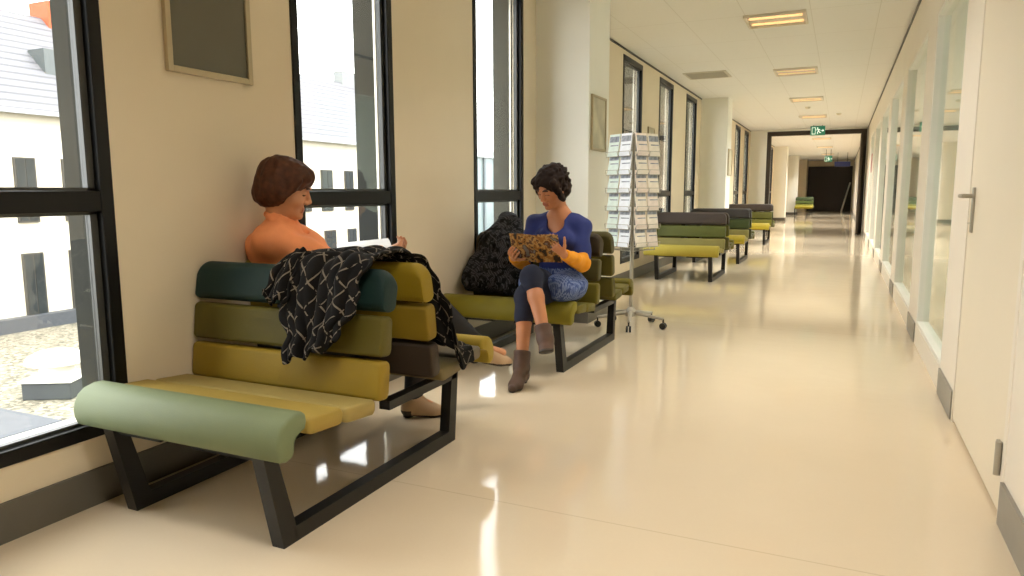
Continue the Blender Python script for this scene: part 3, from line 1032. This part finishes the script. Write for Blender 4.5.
def nrm(v):
    v = np.array(v, float); return v / np.linalg.norm(v)
def head_frame(fwd, tilt=0.0):
    f = nrm(fwd); rt = nrm(np.cross(f, (0, 0, 1))); up = np.cross(rt, f)
    rt2 = rt * cos(tilt) + up * sin(tilt); up2 = np.cross(rt2, f)
    return np.stack([rt2, f, up2], 1)
def head(V, c, Rm, sc=1.0):
    c = np.array(c)
    P = lambda x, y, z: c + Rm @ (np.array([x, y, z]) * sc)
    E = lambda p, r, k, op='add': V.ell(P(*p), np.array(r) * sc, Rm, k * sc, op)
    E((0, -.018, .032), (.074, .094, .084), .02)
    E((0, .025, -.030), (.060, .062, .080), .03)
    E((0, .045, -.086), (.034, .034, .028), .03)
    E((0, .078, -.098), (.016, .014, .013), .02)
    for sx in (-1, 1):
        E((sx * .040, .050, -.030), (.024, .026, .026), .02)
        E((sx * .032, .097, .004), (.019, .015, .012), .012, 'sub')
        E((sx * .0315, .071, .002), (.0155, .0150, .0135), .003)
        V.seg(P(sx * .014, .090, .025), P(sx * .047, .080, .024), .0065 * sc, .005 * sc, .010 * sc)
        E((sx * .076, -.012, -.012), (.010, .021, .031), .008)
        E((sx * .0135, .094, -.036), (.009, .010, .008), .007)
    V.seg(P(0, .084, .012), P(0, .104, -.028), .0070 * sc, .0100 * sc, .012 * sc)
    V.seg(P(-.019, .084, -.0625), P(.019, .084, -.0625), .0065 * sc, None, .006 * sc)
    V.seg(P(-.016, .084, -.0725), P(.016, .084, -.0725), .0075 * sc, None, .006 * sc)
    return P
def face_mats(C_, c, Rm, sc):
    q = ((C_ - np.array(c)) @ Rm) / sc
    mi = np.zeros(len(C_), int)
    x, y, z = np.abs(q[:, 0]), q[:, 1], q[:, 2]
    near = (y > .05) & (np.linalg.norm(q, axis=1) < .16)
    mi[near & (x < .024 - .12 * np.abs(z + .068)) & (z < -.057) & (z > -.080)] = 1
    mi[near & (x > .015) & (x < .049) & (np.abs(z - (.028 - .1 * np.abs(x - .03))) < .0042)] = 2
    mi[near & (x > .018) & (x < .045) & (np.abs(z - (-.0045)) < .0028)] = 2
    return mi
def hand(V, wrist, u, n, curl=(.5, .7, .5), thumb_side=1, spread=.16, sc=.92, tcurl=.4):
    u = nrm(u); n = np.array(n, float); n = nrm(n - u * (n @ u)); s = np.cross(u, n) * thumb_side
    w = np.array(wrist, float)
    for j in (-1.5, -.5, .5, 1.5):
        V.seg(w + u * .012 * sc + s * j * .009 * sc, w + u * .082 * sc + s * j * .0185 * sc, .0125 * sc, .0105 * sc, .012)
    lens = [(.036, .021, .017), (.042, .026, .019), (.045, .028, .020), (.041, .026, .019)]
    for i, j in enumerate((-1.5, -.5, .5, 1.5)):
        p = w + u * (.084 + (.004 if i in (1, 2) else -.004)) * sc + s * j * .0192 * sc
        d = nrm(u + s * j * spread * .35)
        for l_, cu, r_ in zip(lens[i], curl, (.0088, .0080, .0072)):
            cu2 = cu * (1 + .10 * (1.5 - i) / 2)
            d2 = d * cos(cu2) + n * sin(cu2); n = nrm(n * cos(cu2) - d * sin(cu2)); d = nrm(d2)
            q = p + d * l_ * sc
            V.seg(p, q, r_ * sc, r_ * .93 * sc, .004)
            p = q
        n = np.cross(s * thumb_side, u) if False else nrm(np.cross(np.cross(u, s), u) * 0 + hand_n(u, s, thumb_side))
    p = w + u * .022 * sc + s * .020 * sc
    d = nrm(u * .62 + s * .72 + n * .30)
    for l_, r_, cu in ((.040, .0120, 0), (.032, .0095, tcurl), (.024, .0085, tcurl)):
        d = nrm(d * cos(cu) + (n * .6 + u * .4) * sin(cu))
        q = p + d * l_ * sc; V.seg(p, q, r_ * sc, r_ * .92 * sc, .006); p = q
def hand_n(u, s, ts):
    return np.cross(s * ts, u)

SKIN = mat('skin', '#c98f68', .5, var=.04, scale=12)
SKIN2 = mat('skin_tanned', '#b97c55', .5, var=.04, scale=12)
LIPS = mat('lips', '#a9644c', .45, var=.05)
BROW = mat('brow_hair', '#3a2417', .7, var=.1)
HAIR1 = mat('brown_hair', '#4a2916', .6, spec=.3, var=.35, scale=45)
HAIR2 = mat('dark_hair', '#1f130d', .75, spec=.2, var=.4, scale=45)
ORANGE = mat('orange_shirt', '#f39b66', .8, var=.05, scale=14, bump=.15, bscale=40)
BLACKCL = mat('black_trousers', '#191a1f', .85, var=.15, scale=20)
BEIGESH = mat('beige_shoe', '#b79a7a', .5, var=.06)
SOLE = mat('dark_sole', '#2b211a', .6, var=.1)
BLUE_T = mat('blue_top', '#172767', .8, var=.12, scale=14, bump=.12, bscale=50)
HEMB = grid_cloth('blue_striped_hem', '#3b4d80', '#6f7fa8', 85, .2, .2, .42, 'Object')
NAVY = mat('navy_leggings', '#12182e', .85, var=.12, scale=18)
MUST = mat('mustard_sleeve', '#d98e12', .85, var=.07, scale=20, bump=.15, bscale=60)
BOOT = mat('brown_boot', '#4d3526', .6, var=.18, scale=14)

# ---- woman in the orange shirt
HC1 = (-2.272, 2.53, 1.170); HR1 = head_frame((.79, .56, -.30), radians(-3)); HS1 = 1.07
w1 = empty('person', (-2.2, 2.74, 0))
tag(w1, 'woman with brown bob and orange shirt sitting in profile behind the teal-topped bench back', 'person')
o1 = (-2.2, 2.74, 0)
hipR, hipL = np.array((-2.155, 2.67, .50)), np.array((-2.235, 2.82, .50))
kneeR, kneeL = np.array((-1.83, 2.93, .50)), np.array((-1.86, 3.08, .59))
ankR, ankL = np.array((-1.955, 3.045, .095)), np.array((-1.735, 3.38, .315))
shR, shL = np.array((-2.295, 2.445, .935)), np.array((-2.385, 2.69, .930))
elR, wrR = np.array((-2.075, 2.63, .80)), np.array((-1.98, 2.85, .86))
elL, wrL = np.array((-2.27, 2.90, .76)), np.array((-2.10, 3.02, .85))
neck1 = np.array((-2.325, 2.545, .985))
V = Vol((-2.475, 2.30, .0), (-1.52, 3.62, 1.36), .0042)
P1 = head(V, HC1, HR1, HS1)
V.seg(neck1, P1(0, -.028, -.06), .056, .052, .03)
V.chain([(-2.20, 2.75, .53), (-2.25, 2.70, .70), (-2.30, 2.62, .86), neck1], [.115, .105, .105, .055], .05)
V.seg(shR, shL, .05, .05, .05)
for a_, b_, c_ in ((shR, elR, wrR), (shL, elL, wrL)):
    V.chain([a_, b_, c_], [.047, .037, .027], .02)
for a_, b_, c_ in ((hipR, kneeR, ankR), (hipL, kneeL, ankL)):
    V.chain([a_, b_], [.080, .055], .03); V.chain([b_, b_ * .62 + c_ * .38, c_], [.050, .052, .034], .02)
V.seg(ankR, ankR + (.10, .06, -.055), .032, .022, .02); V.seg(ankL, ankL + (.10, .06, -.03), .030, .022, .02)
hand(V, wrR, (.35, .85, .2), (-.75, .25, .6), (.5, .6, .4), -1)
hand(V, wrL, (.75, .35, .2), (.2, -.7, .65), (.5, .6, .4), 1)
V.mesh('body', [SKIN, LIPS, BROW], w1, lambda C_: face_mats(C_, HC1, HR1, HS1), o1)
# hair
V = Vol((-2.475, 2.32, .98), (-2.08, 2.75, 1.40), .0042)
hp = lambda x, y, z: np.array(HC1) + HR1 @ (np.array((x, y, z)) * HS1)
hs = lambda r: np.array(r) * HS1
V.ell(hp(0, -.022, .046), hs((.090, .110, .086)), HR1, .02)
V.ell(hp(0, -.046, -.008), hs((.101, .086, .088)), HR1, .03)
V.ell(hp(0, -.075, -.050), hs((.066, .050, .045)), HR1, .03)
V.ell(hp(0, .050, .072), hs((.070, .050, .040)), HR1, .03)
for sx in (-1, 1):
    V.seg(hp(sx * .078, .045, .050), hp(sx * .084, .010, -.030), .020 * HS1, .012 * HS1, .02)
V.noise(.0022, 190, 3, 14, (1, 1, .35))
V.ell(hp(0, .125, -.045), hs((.076, .095, .082)), HR1, .012, 'sub')
V.ell(hp(0, .03, -.16), hs((.10, .085, .070)), HR1, .015, 'sub')
V.mesh('hair', HAIR1, w1, None, o1)
# shirt
V = Vol((-2.476, 2.30, .42), (-1.85, 3.12, 1.09), .005)
V.chain([(-2.20, 2.75, .50), (-2.25, 2.70, .70), (-2.30, 2.62, .86), (-2.32, 2.56, .95)], [.150, .136, .132, .080], .05)
V.seg(shR, shL, .068, .066, .06)
V.chain([shR, (shR + elR) / 2 + (.0, -.0, .01), elR, wrR * .9 + elR * .1], [.072, .066, .058, .042], .03)
V.chain([shL, elL, wrL * .9 + elL * .1], [.070, .056, .042], .03)
V.seg((-2.37, 2.56, .88), (-2.345, 2.55, .80), .115, .125, .06)
V.ell((-2.37, 2.49, .90), (.095, .075, .085), None, .05); V.ell((-2.385, 2.60, .93), (.075, .085, .07), None, .05)
V.seg((-2.335, 2.545, .95), (-2.318, 2.540, 1.00), .090, .066, .04)
V.seg(neck1 + (-.02, -.0, -.02), shR + (0, 0, .01), .062, .060, .05)
cc = np.array((-2.312, 2.540, 1.045)); cn = nrm((.42, .28, 1.0)); cx = nrm(np.cross(cn, (0, 0, 1))); cy_ = np.cross(cn, cx)
ring = [cc + (cx * cos(t) + cy_ * sin(t)) * .066 for t in np.linspace(0, 2 * pi, 15)]
for a_, b_ in zip(ring[:-1], ring[1:]):
    V.seg(a_ - cn * .02, b_ - cn * .02, .012, .012, .012); V.seg(a_, b_, .009, .009, .010)
V.noise(.0035, 48, 11, 12)
V.seg(cc - cn * .05, cc + cn * .06, .050, .060, .006, 'sub')
V.seg(cc + np.array((.075, .05, .0)), cc + np.array((.085, .06, -.10)), .030, .008, .008, 'sub')
V.mesh('shirt', ORANGE, w1, None, o1)
# trousers
V = Vol((-2.42, 2.52, .10), (-1.62, 3.52, .72), .0055)
V.seg(hipR, hipL, .115, .115, .04); V.ell((-2.20, 2.75, .53), (.15, .15, .11), None, .04)
for a_, b_, c_ in ((hipR, kneeR, ankR + (0, 0, .03)), (hipL, kneeL, ankL * .9 + kneeL * .1)):
    V.chain([a_, b_, c_], [.095, .070, .050], .03)
V.noise(.003, 45, 5, 12)
V.mesh('trousers', BLACKCL, w1, None, o1)
# shoes
def shoe(par, ank, d, org, drop, mats, shaft=None, hgt=.035, k=1.0, down=(0, 0, -1)):
    ank = np.array(ank, float); d = nrm(d); dn = nrm(down); side = nrm(np.cross(d, dn))
    V = Vol(np.minimum(ank, ank + d * .2) - .14, np.maximum(ank, ank + d * .2) + .14 + (0.06 if shaft is None else .12), .004)
    ball = ank + d * .125 * k + dn * (drop - .024); toe = ank + d * .185 * k + dn * (drop - .020); heel = ank - d * .035 * k + dn * (drop - .045)
    V.seg(heel, ball, .035, .036, .02); V.seg(ball, toe, .036, .022, .02)
    V.seg(ball + side * .008, toe, .032, .018, .02); V.seg(ank, ball, .043, .030, .03)
    V.seg(ank, heel, .042, .036, .02)
    if shaft is not None:
        V.seg(ank, shaft, .047, .052, .02)
    V.seg(heel - d * .002, heel - d * .002 + dn * .040, .026, .024, .006)
    if shaft is None:
        V.ell(ank - dn * .06 + d * .01, (.075, .075, .045), None, .01, 'sub')
    else:
        ax = nrm(np.array(shaft) - ank)
        V.plane_cut(np.array(shaft) + ax * .012, ax)
    V.noise(.0012, 60, 4, 8)
    V.plane_cut(ank + dn * drop, dn)
    lim = drop - .014
    def mf(C_):
        hd_ = (C_ - ank) @ dn
        return np.where((hd_ > lim) | ((hd_ > drop - .040) & (((C_ - ank) @ d) < -.012)), 1, 0)
    return V.mesh('shoe' if shaft is None else 'boot', mats, par, mf, org)
shoe(w1, ankR, (.86, .5, 0), o1, .095, [BEIGESH, SOLE], k=.82)
shoe(w1, ankL, (.80, .45, -.10), o1, .085, [BEIGESH, SOLE], None, k=.85, down=(-.12, 0, -1))

# ---- woman in the blue top
HC2 = (-1.720, 4.375, 1.178); HR2 = head_frame((-.34, -.82, -.50), radians(5)); HS2 = 1.06
w2 = empty('person', (-1.7, 4.45, 0)); o2_ = (-1.7, 4.45, 0)
tag(w2, 'woman with dark curls, blue top, mustard sleeves and brown boots reading with legs crossed', 'person')
hipR, hipL = np.array((-1.79, 4.45, .525)), np.array((-1.62, 4.45, .52))
kneeR, kneeL = np.array((-1.695, 3.985, .640)), np.array((-1.735, 3.985, .515))
ankR, ankL = np.array((-1.545, 3.845, .290)), np.array((-1.700, 3.845, .105))
shR, shL = np.array((-1.865, 4.48, .925)), np.array((-1.555, 4.48, .920))
elR, wrR = np.array((-1.925, 4.37, .690)), np.array((-1.885, 4.150, .735))
elL, wrL = np.array((-1.505, 4.38, .690)), np.array((-1.530, 4.125, .765))
neck2 = np.array((-1.695, 4.475, .985))
V = Vol((-2.02, 3.62, 0.0), (-1.40, 4.66, 1.36), .0042)
P2 = head(V, HC2, HR2, HS2)
V.seg(neck2, P2(0, -.030, -.055), .052, .050, .03)
V.chain([(-1.70, 4.47, .54), (-1.70, 4.50, .70), (-1.70, 4.50, .85), neck2], [.110, .098, .100, .050], .05)
V.seg(shR, shL, .048, .048, .05); V.seg(neck2 + (0, 0, .015), shR, .045, .040, .05); V.seg(neck2 + (0, 0, .015), shL, .045, .040, .05)
for a_, b_, c_ in ((shR, elR, wrR), (shL, elL, wrL)):
    V.chain([a_, b_, c_], [.045, .036, .026], .02)
for a_, b_, c_ in ((hipR, kneeR, ankR), (hipL, kneeL, ankL)):
    V.chain([a_, b_], [.080, .054], .02); V.chain([b_, b_ * .66 + c_ * .34, c_], [.048, .049, .031], .015)
hand(V, wrR, (.25, -.95, .22), (.6, .1, .8), (.35, .6, .4), -1)
hand(V, wrL, (-.62, -.38, .62), (.05, .85, .45), (.30, .45, .35), -1)
V.mesh('body', [SKIN2, LIPS, BROW], w2, lambda C_: face_mats(C_, HC2, HR2, HS2), o2_)
V = Vol((-1.90, 4.20, .98), (-1.54, 4.60, 1.40), .0042)
hp = lambda x, y, z: np.array(HC2) + HR2 @ (np.array((x, y, z)) * HS2)
hs = lambda r: np.array(r) * HS2
V.ell(hp(0, -.022, .046), hs((.096, .112, .090)), HR2, .02)
V.ell(hp(0, -.050, -.020), hs((.098, .078, .085)), HR2, .03)
for sx in (-1, 1):
    V.seg(hp(sx * .078, .045, .06), hp(sx * .088, .020, -.06), .026 * HS2, .018 * HS2, .02)
rr_ = np.random.RandomState(9)
for i in range(90):
    t_, p_ = rr_.uniform(0, 2 * pi), rr_.uniform(-.45, 1.4)
    v_ = np.array((cos(t_) * cos(p_) * .094, sin(t_) * cos(p_) * .106 - .03, .03 + sin(p_) * .10))
    if v_[1] > .045 and v_[2] < .05: continue
    V.ell(hp(*v_), (.016, .016, .013), None, .008)
V.noise(.0025, 160, 8, 14)
V.ell(hp(.0, .122, -.026), hs((.070, .090, .088)), HR2, .012, 'sub')
V.ell(hp(0, .03, -.17), hs((.10, .09, .060)), HR2, .015, 'sub')
V.mesh('hair', HAIR2, w2, None, o2_)
# blue top with short sleeves and a loose hem over the lap
V = Vol((-2.04, 4.05, .42), (-1.38, 4.68, 1.06), .005)
V.chain([(-1.70, 4.47, .56), (-1.70, 4.49, .70), (-1.70, 4.48, .85), (-1.70, 4.485, .935)], [.142, .126, .130, .075], .05)
V.seg(shR, shL, .062, .062, .05); V.seg((-1.70, 4.49, .975), shR, .056, .058, .06); V.seg((-1.70, 4.49, .975), shL, .056, .058, .06)
V.ell((-1.61, 4.385, .84), (.065, .06, .065), None, .04); V.ell((-1.78, 4.385, .84), (.065, .06, .065), None, .04)
for a_, b_ in ((shR, elR), (shL, elL)):
    V.chain([a_, b_ * .86 + a_ * .14], [.066, .060], .03)
V.seg((-1.59, 4.44, .54), (-1.585, 4.20, .555), .098, .092, .04)
V.seg((-1.82, 4.44, .54), (-1.80, 4.22, .565), .090, .080, .04)
V.seg((-1.53, 4.36, .53), (-1.545, 4.20, .52), .05, .045, .03)
V.noise(.0040, 46, 21, 12)
V.seg((-1.70, 4.36, .925), (-1.70, 4.34, .86), .036, .006, .01, 'sub')
V.seg(neck2 + np.array((-.0, -.03, -.045)), P2(0, .0, -.12), .062, .085, .01, 'sub')
V.ell((-1.70, 4.39, .94), (.062, .10, .055), None, .01, 'sub')
V.mesh('top', [BLUE_T, HEMB], w2, lambda C_: ((C_[:, 2] < .655) & (C_[:, 1] < 4.47)).astype(int), o2_)
for a_, b_ in ((elR, wrR), (elL, wrL)):
    V = Vol(np.minimum(a_, b_) - .09, np.maximum(a_, b_) + .09, .0045)
    V.seg(a_ + (0, 0, .035), a_, .050, .050, .02)
    V.chain([a_, (a_ + b_) / 2, b_ * .97 + a_ * .03], [.052, .045, .036], .02)
    V.noise(.0022, 90, 6, 12)
    V.plane_cut(b_ + nrm(b_ - a_) * .008, nrm(b_ - a_))
    V.mesh('sleeve', MUST, w2, None, o2_)
V = Vol((-1.98, 3.84, .20), (-1.45, 4.62, .76), .005)
V.seg(hipR, hipL, .11, .11, .04)
V.chain([hipR, kneeR], [.095, .070], .02); V.seg(kneeR, kneeR * .86 + ankR * .14, .068, .060, .02)
V.chain([hipL, kneeL], [.095, .068], .02); V.chain([kneeL, kneeL * .70 + ankL * .30], [.066, .060], .02)
V.noise(.0025, 50, 15, 12)
V.plane_cut(kneeR * .84 + ankR * .16, nrm(ankR - kneeR) * 0 + (0, 0, 0)) if False else None
V.mesh('leggings', NAVY, w2, None, o2_)
shoe(w2, ankL, (.12, -.97, 0), o2_, .105, [BOOT, SOLE], ankL * .80 + kneeL * .20)
sd = nrm(ankR - kneeR)
shoe(w2, ankR, nrm(np.array((.30, -.72, -.62))), o2_, .085, [BOOT, SOLE], ankR * .82 + kneeR * .18, down=nrm(np.array((.28, -.35, -.88)) - .0))

# ------------------------------------------------------------------ magazines
def patch_mat(name, cols, scale):
    m = bpy.data.materials.new(name); m.use_nodes = True
    nt = m.node_tree; b = nt.nodes['Principled BSDF']
    tc = nt.nodes.new('ShaderNodeTexCoord')
    nz = node(nt, 'ShaderNodeTexNoise'); nz.inputs['Scale'].default_value = scale; nz.inputs['Detail'].default_value = 3
    nt.links.new(tc.outputs['Object'], nz.inputs['Vector'])
    rp = nt.nodes.new('ShaderNodeValToRGB'); rp.color_ramp.interpolation = 'CONSTANT'
    rp.color_ramp.elements[0].position = 0; rp.color_ramp.elements[0].color = lin(cols[0])
    rp.color_ramp.elements[1].position = .40; rp.color_ramp.elements[1].color = lin(cols[1])
    for p_, c_ in zip((.47, .54, .62), cols[2:]):
        e = rp.color_ramp.elements.new(p_); e.color = lin(c_)
    nt.links.new(nz.outputs['Fac'], rp.inputs['Fac']); nt.links.new(rp.outputs['Color'], b.inputs['Base Color'])
    b.inputs['Roughness'].default_value = .3
    return m
def magazine(label, mtx, pw, ph, angL, angR, cover, inside):
    t = empty('magazine'); tag(t, label, 'magazine')
    t.matrix_world = mtx
    for nm, off, th, ma in (('cover', 0.0, .0012, cover), ('pages', .0016, .005, inside)):
        m = MB()
        shrink = 0 if nm == 'cover' else .004
        for sgn, ang in ((-1, angL), (1, angR)):
            N = 14
            rows = []
            x = y = 0.0
            pts = [(0.0, 0.0)]
            for i in range(N):
                a = ang + .30 * (1 - i / (N - 1)) ** 2
                x += cos(a) * (pw - shrink) / N; y += sin(a) * (pw - shrink) / N
                pts.append((x, y))
            rs = []
            for i, (x, z) in enumerate(pts):
                z0 = z + off; z1 = z0 + th
                rs.append([(sgn * x, -ph / 2 + shrink, z0), (sgn * x, ph / 2 - shrink, z0), (sgn * x, ph / 2 - shrink, z1), (sgn * x, -ph / 2 + shrink, z1)])
            m.rings(rs)
        m.build(nm, ma, t, True)
    return t
def frame(o, x, y):
    x = Vector(x).normalized(); y = Vector(y); y = (y - x * y.dot(x)).normalized(); z = x.cross(y)
    return Matrix(((x.x, y.x, z.x, o[0]), (x.y, y.y, z.y, o[1]), (x.z, y.z, z.z, o[2]), (0, 0, 0, 1)))
PAGES = mat('white_pages', '#e9eaea', .45, var=.05, scale=20)
COV2 = patch_mat('magazine_cover_print', ['#1c1512', '#8a5a26', '#a8834c', '#54301d', '#6d6a66'], 22)
PAG2 = patch_mat('magazine_page_print', ['#2b2420', '#a8763a', '#c9b9a0', '#7a5030', '#b9ad9a'], 15)
magazine('open magazine with colourful brown and orange cover held by the woman in blue', frame((-1.715, 4.085, .800), (-1, .05, .02), (.12, -.40, .85)), .165, .195, .02, -.05, COV2, PAG2)
COVG = mat('grey_cover', '#eceef0', .4, var=.08, scale=10)
magazine('open white-paged magazine held by the woman in the orange shirt', frame((-2.165, 2.955, .856), (.62, -.78, -.05), (.78, .62, .085)), .19, .27, .05, .05, COVG, PAGES)

# ------------------------------------------------------------------ coats
COAT1 = grid_cloth('black_coat_white_grid', '#100e0c', '#70675a', 15, .038, .75, .46, 'UV')
COAT2 = grid_cloth('dark_speckled_coat', '#131315', '#4a4a4e', 115, .14, .5, .47, 'Object')
def cloth_grid(m, path, left, right, nu, amp, seed, thick=.012, fold=9.0):
    """path: (y, z, ny, nz) world; left/right: x limits per path point; returns quads with uv"""
    r = np.random.RandomState(seed)
    n = len(path)
    # resample
    pth = np.array(path, float); seglen = np.r_[0, np.cumsum(np.hypot(np.diff(pth[:, 0]), np.diff(pth[:, 1])))]
    NV = 70
    tt = np.linspace(0, seglen[-1], NV)
    py = np.interp(tt, seglen, pth[:, 0]); pz = np.interp(tt, seglen, pth[:, 1])
    lf = np.interp(tt, seglen, left); rt = np.interp(tt, seglen, right)
    k = np.ones(7) / 7
    sm = lambda a: np.convolve(np.pad(a, 3, 'edge'), k, 'valid')
    py, pz, lf, rt = sm(py), sm(pz), sm(lf), sm(rt)
    dy, dz = np.gradient(py), np.gradient(pz); ll = np.hypot(dy, dz)
    ny, nz = -dz / ll, dy / ll
    u = np.linspace(0, 1, nu)
    ph = r.uniform(0, 6.28, 6)
    U, T = np.meshgrid(u, tt, indexing='ij')
    disp = amp * (np.sin(fold * U * 2 + ph[0] + 3 * np.sin(T * 5 + ph[1])) * .5 + .35 * np.sin(fold * 4.1 * U + ph[2] - 6 * T) + .25 * np.sin(fold * 7 * U + 9 * T + ph[3])) + amp * .9
    edge = .012 * np.sin(T * 31 + ph[4]) + .010 * np.sin(T * 57 + ph[5])
    X = lf[None] + (rt - lf)[None] * U + edge * (1 - 2 * np.abs(U - .5))
    X = lf[None] + (rt - lf)[None] * U + edge * np.where(U < .5, 1, -1) * np.abs(U - .5) * 2
    Yv = py[None] + ny[None] * disp; Zv = pz[None] + nz[None] * disp
    Zv += .014 * np.sin(U * 17 + ph[1]) * np.clip(1 - T / .08, 0, 1) - .014 * np.sin(U * 13 + ph[0]) * np.clip(1 - (tt[-1] - T) / .08, 0, 1)
    vs = np.stack([X, Yv, Zv], -1)
    uv = np.stack([(U - .5) * .55 + .5, T], -1)
    return vs, uv
def cloth_mesh(name, sheets, ma, thick=.01):
    me = bpy.data.meshes.new(name)
    V_, F_, UV = [], [], []
    for vs, uv in sheets:
        a, b = vs.shape[:2]; o = len(V_)
        V_ += [tuple(p) for p in vs.reshape(-1, 3)]; UV += [tuple(p) for p in uv.reshape(-1, 2)]
        for i in range(a - 1):
            for j in range(b - 1):
                F_.append((o + i * b + j, o + (i + 1) * b + j, o + (i + 1) * b + j + 1, o + i * b + j + 1))
    me.from_pydata(V_, [], F_)
    ul = me.uv_layers.new(name='UVMap')
    li = np.zeros(len(me.loops), np.int32); me.loops.foreach_get('vertex_index', li)
    ul.data.foreach_set('uv', np.array(UV, np.float32)[li].ravel())
    me.polygons.foreach_set('use_smooth', np.ones(len(me.polygons), bool))
    me.materials.append(ma)
    o = bpy.data.objects.new(name, me); COL.objects.link(o)
    md = o.modifiers.new('thickness', 'SOLIDIFY'); md.thickness = thick; md.offset = 1
    sb = o.modifiers.new('smooth', 'SUBSURF'); sb.levels = 1; sb.render_levels = 1
    return o
# path over the first bench's back: down the near face, over the top, down the far face
Y0 = 1.60
pathn = [(Y0 + .475, .50), (Y0 + .50, .62), (Y0 + .525, .74), (Y0 + .55, .84), (Y0 + .585, .885), (Y0 + .66, .895), (Y0 + .75, .885), (Y0 + .85, .895), (Y0 + .92, .885), (Y0 + .965, .82)]
lf_ = [-1.90, -1.92, -1.945, -1.955, -1.945, -1.93, -1.92, -1.88, -1.86, -1.85]
rt_ = [-1.68, -1.62, -1.585, -1.575, -1.58, -1.59, -1.62, -1.62, -1.61, -1.59]
s1_ = cloth_grid(None, pathn, lf_, rt_, 60, .017, 4, fold=7)
v_ = s1_[0]; v_[..., 2] += .085 * np.linspace(0, 1, v_.shape[0])[:, None] ** 1.5 * np.clip(1 - np.arange(v_.shape[1]) / 26.0, 0, 1)[None]
pathf = [(Y0 + .86, .875), (Y0 + .945, .865), (Y0 + .985, .78), (Y0 + 1.015, .64), (Y0 + 1.045, .52), (Y0 + 1.075, .47), (Y0 + 1.14, .45), (Y0 + 1.22, .455)]
lf2 = [-1.88, -1.86, -1.85, -1.84, -1.83, -1.82, -1.80, -1.76]
rt2 = [-1.62, -1.60, -1.54, -1.49, -1.45, -1.41, -1.39, -1.41]
s2_ = cloth_grid(None, pathf, lf2, rt2, 50, .014, 8, fold=7)
v_ = s2_[0]; ex = np.maximum(v_[..., 0] + 1.495, 0); v_[..., 2] -= ex * .95; v_[..., 0] = np.minimum(v_[..., 0], -1.495) + ex * .12
# a sleeve hanging on the window side of the near face
paths = [(Y0 + .49, .725), (Y0 + .515, .76), (Y0 + .535, .82), (Y0 + .565, .875), (Y0 + .62, .90)]
s3_ = cloth_grid(None, paths, [-2.005, -2.01, -1.985, -1.96, -1.94], [-1.90, -1.89, -1.90, -1.88, -1.86], 26, .022, 15, fold=5)
c1 = cloth_mesh('coat', [s1_, s2_, s3_], COAT1, .012)
tag(c1, 'black coat with white grid lines draped over the back of the first bench', 'coat')

V = Vol((-2.46, 4.26, .44), (-1.86, 4.86, 1.06), .006)
V.ell((-2.26, 4.56, .55), (.19, .16, .10), None, .05)
V.seg((-2.36, 4.50, .52), (-2.02, 4.46, .54), .085, .085, .05)
V.chain([(-2.30, 4.58, .60), (-2.23, 4.66, .80), (-2.20, 4.71, .955)], [.13, .11, .055], .06)
V.chain([(-2.12, 4.56, .60), (-2.10, 4.63, .76), (-2.14, 4.69, .90)], [.13, .11, .07], .06)
V.seg((-2.24, 4.50, .62), (-2.06, 4.44, .50), .07, .06, .04)
V.seg((-2.38, 4.48, .50), (-2.18, 4.40, .52), .05, .055, .03)
V.seg((-2.0, 4.50, .52), (-2.02, 4.60, .74), .075, .06, .05)
V.noise(.010, 26, 31, 10); V.noise(.004, 75, 32, 10)
V.plane_cut((0, 0, .452), (0, 0, -1))
V.plane_cut((0, 4.66, .45), nrm((0, 1, -.13)))
V.plane_cut((-2.455, 0, 0), (-1, 0, 0))
c2 = V.mesh('coat', COAT2, None)
tag(c2, 'dark speckled coat heaped on the olive bench beside the woman in blue', 'coat')
